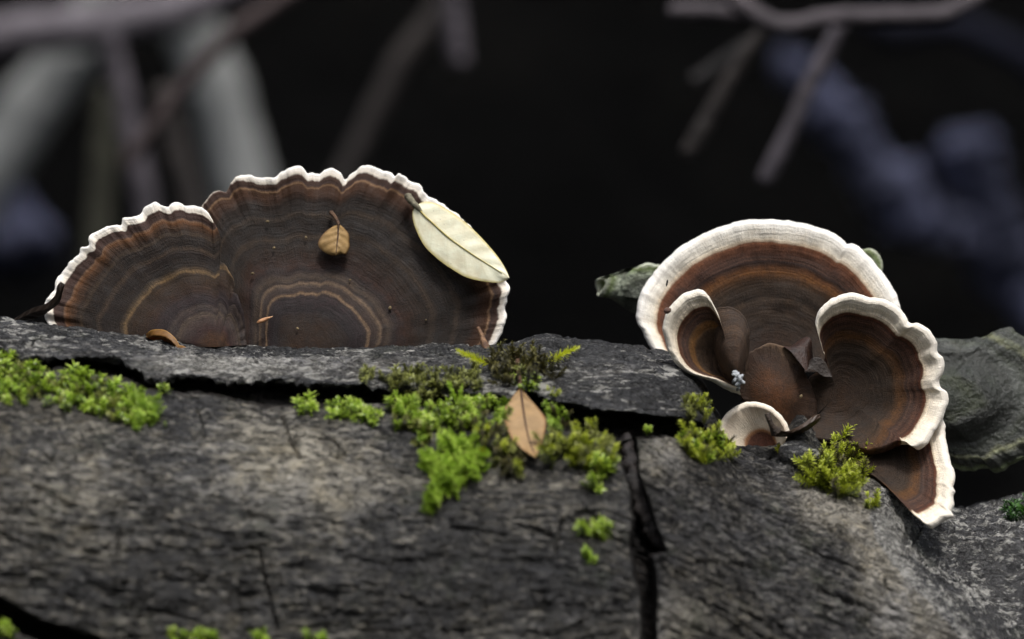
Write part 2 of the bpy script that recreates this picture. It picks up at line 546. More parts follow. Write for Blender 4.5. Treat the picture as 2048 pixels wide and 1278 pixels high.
RIDGE_X = [1790, 1771, 1738, 1751, 1796, 1846, 1904, 1960, 2090, 3000]

# relief along the normal (mm)
wx = 14 * fbm(LX * 0.03, LA * 0.05, 71, 3)
wa = 6 * fbm(LX * 0.04, LA * 0.06, 72, 3)
X1, A1 = LX + wx, LA + wa
big = 2.6 * fbm(LX * 0.022, LA * 0.03, 1, 4)
wr = fbm(X1 * 0.13, A1 * 0.42, 11, 4, 0.55)
ridg = 1 - np.abs(wr) * 4
fine = fbm(X1 * 0.24, A1 * 1.25, 21, 4, 0.6)
relief = big + 0.55 * np.clip(ridg, -1, 1) * (0.5 + vn(LX * 0.06, LA * 0.08, 5)) + (0.95 + 0.5 * (phi < 0.45)[:, None]) * fine + 0.35 * fbm(X1 * 1.1, A1 * 2.6, 23, 2)
fx1 = fbm(X1 * 0.055, A1 * 0.40, 101, 4, 0.55)
fx2 = fbm(X1 * 0.13, A1 * 0.95, 102, 3, 0.55)
fiss = np.exp(-(fx1 / 0.022) ** 2) * (0.4 + vn(LX * 0.05, LA * 0.09, 103)) + 0.6 * np.exp(-(fx2 / 0.03) ** 2)
upw0 = 0
upperw = 1 - sstep(np.broadcast_to(phi[:, None], LX.shape), 0.28, 0.5)
fx3 = fbm(X1 * 0.05, A1 * 0.17, 105, 4, 0.55)
fiss = fiss * (1 - 0.5 * upperw) + upperw * 1.3 * np.exp(-(fx3 / 0.02) ** 2)
relief = relief - (0.75 + 0.55 * upperw) * fiss + upperw * (2.0 * fbm(X1 * 0.10, A1 * 0.36, 106, 4, 0.55))
wetside = sstep(bpx - np.interp(bpy_, RIDGE_Y, RIDGE_X), -4, 30) * vis
relief = relief + wetside * (1.6 * fbm(X1 * 0.55, A1 * 0.9, 44, 3))
# thin cracks in the front bark
CRACKS = [([(563, 828), (572, 860), (598, 918)], 1.6, 5), ([(393, 820), (404, 846), (408, 868)], 1.2, 4),
          ([(467, 1104), (500, 1098), (520, 1104), (531, 1163), (547, 1232), (552, 1260)], 1.8, 4),
          ([(297, 1216), (350, 1228), (398, 1247)], 1.2, 5), ([(1111, 1114), (1116, 1076), (1124, 1040), (1174, 1016), (1208, 1042), (1225, 1070)], 1.2, 5),
          ([(1034, 1052), (1070, 1056), (1106, 1071)], 1.0, 4), ([(1631, 1098), (1660, 1118), (1697, 1131), (1730, 1142)], 1.6, 5),
          ([(1767, 1156), (1768, 1172), (1790, 1186)], 1.5, 4), ([(1390, 1119), (1440, 1119), (1490, 1126), (1530, 1132)], 1.2, 4),
          ([(1560, 905), (1572, 935), (1600, 952)], 1.4, 5), ([(900, 1052), (960, 1062), (1010, 1070)], 0.9, 4),
          ([(640, 870), (668, 884), (690, 905)], 1.0, 4), ([(200, 728), (250, 744), (300, 776)], 1.4, 5),
          ([(1480, 1000), (1540, 1022), (1600, 1032)], 1.0, 4), ([(1640, 1180), (1700, 1195), (1760, 1230)], 1.3, 5), ([(1385, 960), (1440, 975), (1500, 965)], 0.9, 4),
          ([(1845, 1050), (1880, 1062), (1895, 1076), (1905, 1062), (1880, 1050)], 2.0, 6), ([(1845, 1050), (1828, 1080), (1820, 1110)], 1.2, 3),
          ([(1930, 1105), (1990, 1110), (2048, 1118)], 1.6, 5), ([(1840, 1120), (1880, 1150), (1920, 1172)], 1.2, 4)]
jx = bpx + 9 * fbm(LX * 0.25, LA * 0.25, 91, 3)
jy = bpy_ + 9 * fbm(LX * 0.25, LA * 0.25, 92, 3)
crk = np.zeros_like(LX)
for pl, dep, wd in CRACKS:
    d = segdist(jx, jy, pl)
    crk = np.maximum(crk, dep * (1 - sstep(d, 0.5, wd)))
relief = relief - crk * vis
# knob of dead wood beside the small white cap
kn = np.exp(-(((bpx - 1600) / 34) ** 2 + ((bpy_ - 912) / 26) ** 2)) * vis
relief = relief + 7.0 * kn + 2.0 * np.exp(-(((bpx - 1092) / 40) ** 2 + ((bpy_ - 700) / 18) ** 2)) * vis
W1 = B + 0.001 * relief[..., None] * nn[:, None, :]
SURF = W1.copy()                     # the bark before the grooves are cut: moss roots here

# grooves are cut inwards, under the lip of the upper bark
jag_x = bpx + 22 * fbm(LX * 0.10, LA * 0.10, 81, 4)
jag_y = bpy_ + 20 * fbm(LX * 0.10, LA * 0.10, 82, 4)
def groove(poly, dep, soft):
    ins = inpoly(jag_x, jag_y, poly) & vis
    d = segdist(jag_x, jag_y, poly + [poly[0]])
    return dep * sstep(np.where(ins, d, 0), 0, soft), ins
g1, in1 = groove(CREV, 9.0, 10)
g2, in2 = groove(CRK, 10.0, 13)
g3, in3 = groove(LOWER, 10.0, 16)
inner = in1 | in2 | in3
cut = np.maximum(np.maximum(g1, g2), g3)
cut = cut + (cut > 1) * (2.2 * fbm(LX * 0.22, LA * 0.5, 66, 4) + 0.3)
# the broken right end: bark falls back behind the ridge
rd = np.clip(bpx - np.interp(bpy_, RIDGE_Y, RIDGE_X), 0, 330) * vis
ray = W1 - CAM
ray /= np.linalg.norm(ray, axis=-1, keepdims=True)
ytar = -15 - 0.05 * (bpy_ - 1040) - 0.012 * rd
cut = cut + sstep(rd, 0, 150) * np.clip(ytar - W1[..., 1] * 1000, 0, 80)
W = W1 + 0.001 * cut[..., None] * ray

def blob(x, y, rx, ry, a=1.0):
    return a * np.exp(-((bpx - x) / rx) ** 2 - ((bpy_ - y) / ry) ** 2)
pale = (blob(560, 730, 240, 22, 1.3) + blob(350, 730, 80, 20, 0.7) + blob(90, 700, 160, 16, 0.3) + blob(600, 960, 170, 80, 0.8) + blob(150, 960, 90, 70, 0.3) + blob(520, 870, 110, 50, 0.5)
        + blob(1665, 1000, 60, 45, 1.3) + blob(1790, 1165, 50, 60, 1.0) + blob(1850, 1230, 60, 50, 1.0) + blob(1740, 1090, 40, 60, 0.8) + blob(1785, 1070, 36, 90, 1.0) + blob(1330, 910, 55, 40, 0.9)  # the tall pale blob beside the ridge paints in its wet sheen
        + blob(1350, 1230, 60, 40, 0.5) + blob(1200, 745, 110, 20, 0.5) + blob(220, 1080, 60, 60, 0.2) + blob(1000, 960, 60, 40, 0.25) - blob(1000, 1150, 300, 90, 0.4) - blob(250, 1180, 300, 60, 0.2)
        - blob(1460, 820, 90, 70, 1.2) - blob(1200, 780, 160, 40, 0.3) - blob(1240, 700, 120, 14, 0.6) - blob(640, 700, 260, 10, 0.6))  # the first dark blob here paints the shade under the folded cap

fphi = np.degrees(phi)
reg = np.zeros(LX.shape, int)                       # 0 back and underside
isvis = np.broadcast_to(((fphi > -9.9) & (fphi < 84))[:, None], LX.shape)
creft = np.interp(bpx, [p[0] for p in CREV_TOP], [p[1] for p in CREV_TOP])
upper = bpy_ < creft + 10
upper = upper & (bpx < 1455)
right_of_ridge = bpx > np.interp(bpy_, RIDGE_Y, RIDGE_X)
right_of_crack = bpx > np.interp(bpy_, [800, 880, 966, 1032, 1090, 1193, 1290, 1420], [1250, 1250, 1268, 1285, 1285, 1295, 1300, 1308])
reg[isvis] = 2
reg[isvis & right_of_crack] = 3
reg[isvis & upper] = 1
reg[isvis & right_of_ridge & (bpx > 1500)] = 4
reg[isvis & (cut > 2.2) & inner] = 5
FALL = grid_faces(NR, NC)
freg = reg.reshape(-1)[FALL]
freg = np.where((freg == 5).sum(1) >= 2, 5, np.median(freg, axis=1).astype(int))

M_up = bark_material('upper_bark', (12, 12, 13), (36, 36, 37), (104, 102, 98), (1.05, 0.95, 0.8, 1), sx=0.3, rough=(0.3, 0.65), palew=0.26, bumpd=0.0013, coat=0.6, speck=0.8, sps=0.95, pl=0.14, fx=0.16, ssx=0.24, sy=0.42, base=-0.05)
M_front = bark_material('front_bark', (22, 22, 24), (58, 56, 53), (130, 125, 113), (1.08, 1.0, 0.80, 1), sx=0.5, rough=(0.36, 0.7), spec=0.5, palew=0.2)
M_front2 = bark_material('cracked_front_bark', (22, 22, 24), (54, 52, 50), (118, 114, 105), (1.08, 1.0, 0.80, 1), sx=0.55, rough=(0.55, 0.85), spec=0.35, palew=0.26)
M_wet = bark_material('wet_bark', (9, 9, 10), (26, 26, 28), (84, 82, 78), (1.05, 0.95, 0.8, 1), sx=0.6, rough=(0.14, 0.4), spec=0.8, bumpd=0.0010, palew=0.16, coat=0.9, speck=0.9, sps=0.8, ssx=0.5, base=-0.02)
M_back = bark_material('back_bark', (22, 22, 22), (48, 46, 44), (80, 76, 70), (1.05, 0.95, 0.8, 1), sx=0.5)
M_inner = bark_material('rotten_inner_wood', (15, 14, 13), (32, 29, 27), (60, 53, 47), (1.0, 0.9, 0.8, 1), sx=0.3, rough=(0.6, 0.9), spec=0.25, palew=0.0)

log = thing('fallen_log', 'large fallen log with dark cracked grey bark filling the bottom of the picture', 'log', (0, 0.0, float(CEN[:, 2].min()) - 0.1))
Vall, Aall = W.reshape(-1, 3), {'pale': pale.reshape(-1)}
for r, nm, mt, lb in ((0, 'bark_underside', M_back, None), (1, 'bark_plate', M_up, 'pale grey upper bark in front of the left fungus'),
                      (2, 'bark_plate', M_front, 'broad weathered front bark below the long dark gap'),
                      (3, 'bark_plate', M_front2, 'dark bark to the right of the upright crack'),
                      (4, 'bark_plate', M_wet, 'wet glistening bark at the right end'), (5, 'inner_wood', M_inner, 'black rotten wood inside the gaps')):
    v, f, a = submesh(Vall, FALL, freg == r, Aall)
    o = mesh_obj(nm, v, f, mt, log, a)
    if lb:
        o['label'] = lb
# sawn ends, far outside the frame
for j, nm in ((0, 'sawn_end'), (NC - 1, 'sawn_end')):
    ringv = W[:, j]
    v = np.vstack([ringv, ringv.mean(0)[None]])
    f = np.array([[i, (i + 1) % NR, NR] for i in range(NR)])
    mesh_obj(nm, v, f, M_back, log, {'pale': np.zeros(len(v))}, smooth=False)

WPX, WPY = proj(SURF)
def surf(px, py):
    """nearest front bark vertex to a photo pixel: (position, normal, row, col)"""
    c0 = np.searchsorted(xs, px)
    lo, hi = max(0, c0 - 130), min(NC, c0 + 130)
    r0 = np.searchsorted(phi, -math.radians(TILT * 57.3 + 3))
    r1 = np.searchsorted(phi, math.radians(84))
    d = (WPX[r0:r1, lo:hi] - px) ** 2 + (WPY[r0:r1, lo:hi] - py) ** 2
    k = np.unravel_index(np.argmin(d), d.shape)
    r, c = r0 + k[0], lo + k[1]
    p = SURF[r, c] + 0.001 * min(cut[r, c], 3.0) * ray[r, c]
    return p, nn[r], r, c
def sY(px, py):
    return surf(px, py)[0][1] * 1000

# dark splinter lodged in the upright crack
def tube(name, pts, rad, mat, parent=None, nseg=10, step=None, wob=0.0, seed=0, n=None, flat=1.0, attrs=None):
    """pts: world points (m), rad: radii (m) along them"""
    P = np.array(pts, float)
    Q, t = resample(np.hstack([P, np.array(rad, float)[:, None]]), n=n or max(8, len(P) * 6))
    # even spacing used xy only; good enough for bent sticks
    P, R = Q[:, :3], Q[:, 3]
    T = np.gradient(P, axis=0)
    T /= np.linalg.norm(T, axis=1)[:, None] + 1e-12
    ref = np.array([0, 1.0, 0]) if abs(T[:, 1]).max() < 0.9 else np.array([1.0, 0, 0])
    S = np.cross(T, ref); S /= np.linalg.norm(S, axis=1)[:, None] + 1e-12
    N = np.cross(S, T)
    a = np.linspace(0, 2 * np.pi, nseg, endpoint=False)
    rr = R[:, None] * (1 + wob * 2 * fbm(np.arange(len(P))[:, None] * 0.35, np.cos(a)[None] * 1.3 + 3, seed, 3))
    V = P[:, None] + rr[..., None] * (np.cos(a)[None, :, None] * S[:, None] + flat * np.sin(a)[None, :, None] * N[:, None])
    n_ = len(P)
    V = np.vstack([V.reshape(-1, 3), P[:1] - T[:1] * R[0] * 0.5, P[-1:] + T[-1:] * R[-1] * 0.5])
    F = grid_faces(n_, nseg, True)
    j = np.arange(nseg); j2 = (j + 1) % nseg
    e0 = np.stack([j2, j, np.full(nseg, n_ * nseg), np.full(nseg, n_ * nseg)], 1)
    e1 = np.stack([(n_ - 1) * nseg + j, (n_ - 1) * nseg + j2, np.full(nseg, n_ * nseg + 1), np.full(nseg, n_ * nseg + 1)], 1)
    m = bpy.data.meshes.new(name)
    faces = [tuple(q) for q in F] + [tuple(q[:3]) for q in e0] + [tuple(q[:3]) for q in e1]
    m.from_pydata(V.tolist(), [], faces)
    for p in m.polygons:
        p.use_smooth = True
    m.materials.append(mat)
    o = bpy.data.objects.new(name, m)
    COL.objects.link(o)
    if parent is not None:
        o.parent = parent
        if parent.type == 'EMPTY':
            o.matrix_parent_inverse = Matrix.Translation(-Vector(parent.location))
    return o

M_splint = simple_mat('dark_splinter', (10, 9, 9), (40, 32, 29), scale=0.5, rough=0.6, bumpd=0.0006, sx=1)
sp = [(1250, 872), (1262, 930), (1277, 985), (1290, 1035), (1312, 1075), (1330, 1103)]
spw = [np.array(U(x, y, sY(x, y) + 4.0)) for x, y in sp]
tube('splinter', spw, [0.0009, 0.0018, 0.0019, 0.0017, 0.0013, 0.0004], M_splint, log, nseg=16, wob=0.65, seed=4, n=64)

# ------------------------------------------------------------------ bracket fungi
def cap(parent, C, outline, mat, Y0, lean=0.2, bump=4.0, bsig=0.4, dish=0.0, side=0.0, th=1.8, rimz=0.96, rag=1.0, ruffle=0.5, ns=80, step=2.6, seed=0, name='cap', label=None, under=8.0, Yadd=None, ring=0.03, even=False):
    O3 = [(p[0], p[1], p[2] if len(p) > 2 else 1.0) for p in outline]
    Q, arc = resample(O3, step=step)
    O, zm = Q[:, :2], np.clip(Q[:, 2], 0, 1.35)
    C = np.array(C, float)
    d = O - C
    R = np.linalg.norm(d, axis=1)
    e = d / R[:, None]
    R = R + rag * 2 * (fbm(arc * 0.09, arc * 0 + seed, 5 + seed, 3) * 2.0 + fbm(arc * 0.02, arc * 0 + seed, 8 + seed, 2) * 2)
    n = len(R)
    kw = max(5, int(60 / step)) * 2 + 1
    kk = np.exp(-np.linspace(-2.2, 2.2, kw) ** 2); kk /= kk.sum()
    RS = np.convolve(np.pad(R, kw // 2, 'edge'), kk, 'valid')
    RS = RS * np.minimum(1.0, np.minimum.reduce([R / RS + 0.12]))
    tpx = th * 5.0
    zs = np.ones(n) if even else np.convolve(np.pad(zm, kw // 2, 'edge'), kk, 'valid')
    S = np.concatenate([np.linspace(0, 0.8, ns // 2), np.linspace(0.81, 1.0, ns // 2)])
    amm = arc * 0.1
    ruf = ruffle * (2 * fbm(amm * 0.35, amm * 0 + 2, 13 + seed, 3) + 1.2 * fbm(amm * 0.12, amm * 0, 14 + seed, 2))
    def depth(x, y, s):
        sz = s * zm[None]
        Y = Y0 + lean * 0.1 * (C[1] - y) + side * 0.1 * (x - C[0]) - bump * np.exp(-(s / bsig) ** 2) - dish * (s * zs[None]) ** 2
        Y = Y + ruf[None] * sstep(s, 0.72, 1.0)
        Y = Y + ring * np.sin(sz * 62 + 2 * vn(amm[None] * 0.1, sz * 4, 3)) * sstep(s, 0.1, 0.3)
        Y = Y + 1.3 * fbm(x * 0.012, y * 0.012, 31 + seed, 3) * sstep(s, 0.05, 0.4)
        if Yadd is not None:
            Y = Y + Yadd(x, y, s)
        return Y
    rows, zrow = [], []
    s = S[:, None]
    w_ = np.clip(s, 0, 1) ** 5
    rr = s * ((RS + (R - RS) * w_) - tpx)
    x, y = C[0] + e[None, :, 0] * rr, C[1] + e[None, :, 1] * rr
    Yt = depth(x, y, s * np.ones((1, n)))
    rows.append(U(x, y, Yt)); zrow.append(s * zm[None] * ((R - tpx) / R)[None])
    ye = Yt[-1]
    for al in np.radians([20, 42, 66, 90, 115, 140, 162, 180]):
        rr = R - tpx + tpx * math.sin(al)
        x, y = C[0] + e[:, 0] * rr, C[1] + e[:, 1] * rr
        rows.append(U(x, y, ye + th / 2 * (1 - math.cos(al)))[None])
        zrow.append((zm * np.minimum(1, rr / R + (0.02 if al > 1.6 else 0)))[None])
    for s2 in (0.97, 0.9, 0.8, 0.65, 0.45, 0.2, 0.0):
        rr = s2 * ((RS + (R - RS) * s2 ** 5) - tpx)
        x, y = C[0] + e[:, 0] * rr, C[1] + e[:, 1] * rr
        yy = depth(x[None], y[None], np.full((1, n), s2))[0] + th + under * (1 - s2) ** 1.2
        rows.append(U(x, y, yy)[None]); zrow.append(zm[None] * 0.995)
    V = np.concatenate(rows, 0)
    Z = np.concatenate(zrow, 0)
    A = np.broadcast_to(amm[None], Z.shape)
    F = grid_faces(len(V), n)
    fz = Z.reshape(-1)[F].mean(1)
    top_rows = len(S) + 8
    frow = F[:, 0] // n
    rim = (fz >= rimz) & (frow < top_rows)
    at = {'zone': Z.reshape(-1), 'arc': A.reshape(-1).copy()}
    v, f, a = submesh(V.reshape(-1, 3), F, ~rim, at)
    co = mesh_obj(name, v, f, mat, parent, a)
    if label:
        co['label'] = label
    if rim.sum() > 20:
        v, f, a = submesh(V.reshape(-1, 3), F, rim, at)
        mesh_obj('rim', v, f, mat, co, a)
    return co

BR = (44, 34, 27)
ZB = [(0.0, (66, 48, 34)), (0.12, (62, 48, 36)), (0.2, (54, 44, 40)), (0.225, (46, 40, 46)), (0.29, (58, 50, 58)), (0.305, (66, 58, 62)), (0.318, (122, 110, 96)), (0.33, (70, 60, 60)),
      (0.355, (84, 76, 76)), (0.375, (100, 92, 84)), (0.39, (58, 50, 50)), (0.41, (94, 86, 80)), (0.43, (76, 68, 66)), (0.45, (54, 44, 46)), (0.48, (66, 46, 38)), (0.53, (58, 42, 32)),
      (0.58, (54, 44, 36)), (0.61, (44, 36, 31)), (0.635, (74, 66, 58)), (0.66, (42, 35, 31)), (0.73, (44, 37, 31)), (0.755, (74, 66, 58)), (0.775, (42, 35, 30)), (0.83, (48, 37, 29)),
      (0.87, (80, 54, 34)), (0.905, (92, 64, 40)), (0.915, (142, 124, 106)), (0.924, (82, 66, 66)), (0.945, (88, 68, 60)), (0.956, (96, 74, 68)), (0.964, (222, 212, 196)), (1.0, (246, 243, 236))]
M_capB = cap_material('zoned_brown_cap', ZB, jag=0.010, fib=1.05, dk=0.62)
ZA = [(0.0, (92, 66, 44)), (0.09, (84, 62, 46)), (0.13, (66, 46, 48)), (0.2, (84, 76, 78)), (0.235, (98, 92, 88)), (0.25, (62, 54, 58)), (0.29, (82, 76, 78)), (0.31, (54, 46, 54)),
      (0.36, (58, 50, 56)), (0.385, (60, 46, 42)), (0.42, (66, 50, 38)), (0.47, (64, 50, 36)), (0.515, (66, 54, 40)), (0.53, (112, 100, 78)), (0.55, (96, 86, 68)), (0.57, (48, 40, 34)),
      (0.66, (44, 36, 33)), (0.685, (80, 70, 60)), (0.71, (46, 38, 33)), (0.775, (50, 41, 34)), (0.79, (78, 68, 56)), (0.81, (60, 46, 34)), (0.85, (92, 66, 40)), (0.875, (100, 72, 44)), (0.885, (116, 96, 80)),
      (0.895, (80, 64, 62)), (0.925, (86, 68, 66)), (0.945, (90, 70, 66)), (0.953, (224, 214, 198)), (1.0, (246, 243, 236))]
M_capA = cap_material('zoned_purple_brown_cap', ZA, jag=0.010, fib=1.05, dk=0.64)

fun1 = thing('bracket_fungus', 'wide dark brown bracket fungus of two ruffled lobes with thin white edge', 'fungus', U(560, 700, 0))
OB = [(372, 715, 1), (374, 640, 1), (380, 540, .98), (388, 450, .97), (396, 428, .962), (403, 414, .962), (414, 396, .96), (434, 381, .96), (452, 383, .96), (462, 369, .965), (476, 353, .985), (500, 349), (520, 356), (534, 353), (548, 354), (562, 343), (578, 335), (596, 333), (608, 339), (615, 346), (625, 345), (637, 348), (648, 341), (660, 338), (672, 340), (682, 346), (688, 357), (694, 358), (699, 350),
      (705, 346), (712, 341), (722, 333), (736, 331), (750, 335), (765, 342), (774, 342), (782, 345), (790, 352), (799, 346), (811, 354), (823, 362), (835, 366), (843, 374), (848, 386), (862, 394), (877, 403), (898, 420), (918, 433), (945, 458), (972, 496), (996, 532), (1013, 560), (1020, 576), (1016, 592), (1014, 606), (1011, 617), (1013, 632), (1009, 648), (1006, 661), (999, 674), (992, 686), (978, 699), (966, 722)]
def tiltB(x, y, s):
    return 0
B_Y0, B_LEAN, B_BUMP = -1.0, 0.30, 5.0
cap(fun1, (607, 704), OB, M_capB, B_Y0, B_LEAN, B_BUMP, 0.42, rimz=0.962, rag=1.2, ruffle=0.9, th=1.4, seed=1, step=2.2, label='right lobe, larger, carrying the fallen leaves')
OA = [(124, 690, 1), (118, 662, 1), (96, 648, 1), (88, 619, 1), (92, 600, 1), (109, 579, 1), (114, 560, 1), (131, 538, 1), (139, 523, 1), (149, 517, 1), (157, 509, 1), (163, 496, 1), (177, 491, 1), (178, 474, 1), (198, 459, 1), (211, 453, 1), (231, 449, 1), (241, 450, 1), (245, 436, 1), (262, 434, 1), (280, 430, 1), (288, 417, 1), (300, 410, 1), (310, 403, 1), (322, 408, 1), (335, 412, 1), (343, 407, 1), (354, 404, 1), (364, 407, 1), (372, 412, 1), (389, 410, 1), (408, 418, 1), (420, 430, .985), (427, 445, .945), (435, 458, .87), (441, 477, .79), (440, 497, .70),
      (436, 515, .60), (449, 527, .56), (462, 547, .535), (470, 570, .52), (462, 581, .46), (474, 590, .36), (484, 612, .34), (490, 640, .32), (493, 690, .30)]
def foldA(x, y, s):
    return 0
cap(fun1, (434, 694), OA, M_capA, -5.2, 0.28, 4.0, 0.34, side=-0.02, rimz=0.952, rag=1.0, ruffle=0.8, th=1.4, seed=2, step=2.2, label='left lobe, overlapping the larger one')

ZR = [(0.0, (58, 42, 30)), (0.2, (54, 42, 34)), (0.34, (50, 42, 35)), (0.40, (64, 55, 47)), (0.43, (50, 42, 36)), (0.48, (66, 57, 48)), (0.50, (46, 39, 33)), (0.56, (56, 47, 38)), (0.585, (62, 52, 42)), (0.62, (74, 55, 34)), (0.66, (104, 74, 40)), (0.695, (92, 64, 40)), (0.715, (62, 46, 38)), (0.73, (54, 40, 40)), (0.74, (96, 76, 68)), (0.75, (64, 47, 43)), (0.765, (86, 64, 55)), (0.775, (76, 54, 46)), (0.80, (98, 70, 57)), (0.835, (110, 76, 58)), (0.848, (118, 84, 64)), (0.862, (212, 194, 168)), (0.885, (235, 226, 208)), (0.95, (242, 237, 226)), (1.0, (244, 241, 234))]
M_capR = cap_material('white_rimmed_cap', ZR, jag=0.009, fib=0.5, streak=0.9, dk=0.78, lt=0.84)
ZR3 = [(0.0, (60, 46, 34)), (0.2, (54, 44, 36)), (0.40, (50, 42, 35)), (0.46, (58, 48, 38)), (0.50, (56, 46, 36)), (0.57, (90, 66, 38)), (0.62, (82, 60, 38)), (0.65, (60, 46, 42)), (0.67, (84, 66, 58)), (0.70, (66, 48, 42)), (0.74, (84, 62, 52)), (0.765, (66, 44, 36)), (0.785, (88, 56, 42)), (0.80, (98, 66, 50)), (0.815, (208, 190, 164)), (0.84, (228, 215, 194)), (0.93, (234, 225, 208)), (1.0, (238, 232, 220))]
M_capR3 = cap_material('white_rimmed_side_cap', ZR3, jag=0.010, fib=0.5, streak=0.9, dk=0.80, lt=0.86)

fun2 = thing('bracket_fungus', 'rosette of brown bracket fungus with broad cream white rims, right side of log', 'fungus', U(1580, 860, -6))
O1 = [(1350, 745), (1335, 714), (1310, 704), (1293, 684), (1283, 660), (1273, 641), (1276, 604), (1286, 574), (1305, 548), (1329, 521), (1359, 495), (1400, 471), (1445, 452), (1487, 442), (1532, 438), (1584, 442), (1630, 452), (1665, 466), (1688, 481), (1694, 488), (1708, 487), (1728, 501), (1757, 533), (1781, 567), (1796, 596), (1802, 620), (1806, 680), (1800, 740)]
cap(fun2, (1545, 745), O1, M_capR, 8.0, 0.36, 0.0, 0.4, dish=5.0, rimz=0.862, rag=0.8, ruffle=0.3, th=3.2, seed=3, label='largest cap at the back, standing upright')
O6 = [(1858, 780), (1876, 815), (1889, 848), (1895, 887), (1901, 925), (1909, 940), (1912, 955), (1906, 974), (1911, 984), (1908, 996), (1910, 1010), (1904, 1023), (1908, 1034), (1893, 1040), (1882, 1046), (1868, 1056), (1857, 1054), (1849, 1047), (1839, 1040, .93), (1810, 1012, .80), (1776, 978, .66), (1750, 962, .55), (1715, 955, .5)]
cap(fun2, (1722, 908), O6, M_capR3, -13.0, 0.9, 0.0, 0.4, dish=4.0, rimz=0.815, rag=0.9, ruffle=0.4, th=2.6, seed=6, label='lowest cap, at the right, hanging to the bark')
O2 = [(1482, 790, 1.3), (1466, 784, 1.3), (1443, 774, 1.28), (1415, 759, 1.2), (1382, 749, 1.1), (1355, 732, 1.03), (1338, 706), (1331, 683), (1326, 657), (1331, 630), (1344, 608), (1363, 589), (1385, 580), (1404, 579), (1418, 593), (1428, 611, .98), (1437, 630, .92), (1446, 660, .8)]
def y2(x, y, s):
    return -1.5 * np.exp(-(((x - 1474) / 60) ** 2 + ((y - 660) / 75) ** 2))
ZR2 = [(0.0, (62, 48, 36)), (0.25, (58, 48, 40)), (0.30, (72, 62, 54)), (0.33, (54, 45, 38)), (0.50, (58, 48, 38)), (0.54, (66, 54, 40)), (0.58, (108, 84, 50)), (0.63, (100, 78, 48)), (0.66, (60, 48, 44)), (0.70, (78, 62, 58)), (0.73, (58, 45, 42)), (0.755, (84, 66, 58)), (0.78, (78, 54, 42)), (0.80, (96, 66, 48)), (0.812, (206, 188, 162)), (0.84, (226, 212, 190)), (0.93, (233, 224, 206)), (1.0, (236, 230, 216))]
M_capR2 = cap_material('white_rimmed_ear', ZR2, jag=0.010, fib=0.5, streak=0.9, dk=0.88, lt=0.9)
cap(fun2, (1470, 750), O2, M_capR2, -13.0, 0.16, 0.0, 0.4, dish=5.0, side=0.10, rimz=0.815, rag=0.7, ruffle=0.3, th=2.8, seed=4, label='small folded cap at the left of the rosette', Yadd=y2, even=True)
OF = [(1478, 792, .3), (1458, 776, .3), (1440, 745, .34), (1425, 700, .38), (1419, 660, .42), (1424, 630, .44), (1434, 618, .46), (1450, 613, .46), (1468, 616, .45), (1487, 630, .43), (1497, 652, .42), (1500, 676, .4), (1499, 704, .35), (1494, 740, .3), (1488, 785, .28)]
cap(fun2, (1472, 735), OF, M_capR2, -19.0, 0.12, 2.0, 0.7, side=-0.42, dish=-3.5, rimz=2.0, rag=0.7, ruffle=0.2, th=1.0, seed=14, ring=0.0, name='fold', label='dark brown fold rolling over beside the small cap', even=True, under=3.0)
O3_ = [(1590, 875, .45), (1596, 830, .4), (1604, 790, .42), (1618, 756, .52), (1638, 741, .62), (1650, 714, .80), (1642, 690, .97), (1635, 664), (1631, 644), (1638, 620), (1655, 602), (1679, 590), (1708, 586), (1742, 595), (1771, 599), (1790, 610), (1804, 620), (1818, 642), (1826, 646), (1838, 645), (1859, 659), (1873, 683), (1874, 702), (1886, 716), (1889, 730), (1886, 746), (1878, 761), (1882, 775), (1893, 784), (1896, 798), (1893, 814), (1885, 836), (1868, 862), (1855, 886), (1836, 899), (1824, 892, .97), (1812, 890, .86), (1796, 893, .78), (1771, 905, .70), (1742, 909, .63), (1713, 902, .56), (1679, 893, .5), (1636, 888, .45), (1592, 880, .45)]
def y3(x, y, s):
    return -4.5 * sstep(s, 0.3, 1.0) * sstep(y, 800, 900)
cap(fun2, (1676, 786), O3_, M_capR3, -7.5, 0.16, 0.0, 0.4, dish=6.0, side=0.02, rimz=0.815, rag=0.8, ruffle=0.35, th=2.8, seed=5, label='right cap with scalloped cream rim', Yadd=y3)
ZM = [(0.0, (88, 60, 36)), (0.3, (76, 54, 36)), (0.55, (60, 46, 36)), (0.8, (54, 42, 34)), (0.95, (60, 50, 42)), (1.0, (90, 80, 70))]
M_mound = cap_material('brown_centre', ZM, jag=0.2, fib=0.4, ringd=0.00005, dk=0.9, lt=0.95, hz=3.0)
OM = [(1550, 925, .9), (1496, 905, .9), (1487, 860, .9), (1490, 815, .9), (1480, 790, .9), (1476, 758, .95), (1484, 730), (1500, 704), (1521, 692), (1547, 686), (1566, 692), (1582, 705), (1599, 722), (1612, 741, .95), (1618, 760, .8), (1630, 790, .8), (1634, 830, .8), (1620, 860, .8), (1600, 900, .8), (1552, 926, .8)]
cap(fun2, (1548, 792), OM, M_mound, -10.0, 0.10, 3.0, 0.7, rimz=2.0, rag=1.2, ruffle=0.4, th=1.0, seed=7, ring=0.0, name='centre', label='rusty brown lump in the middle where the caps join')
ZS = [(0.0, (78, 44, 34)), (0.25, (92, 56, 40)), (0.36, (98, 64, 48)), (0.42, (160, 130, 104)), (0.48, (212, 196, 172)), (0.6, (228, 214, 192)), (0.85, (230, 212, 188)), (1.0, (236, 228, 212))]
M_small = cap_material('young_white_cap', ZS, jag=0.03, fib=0.4, streak=0.9, ringd=0.00006, wz=(0.3, 0.42), hz=2.5)
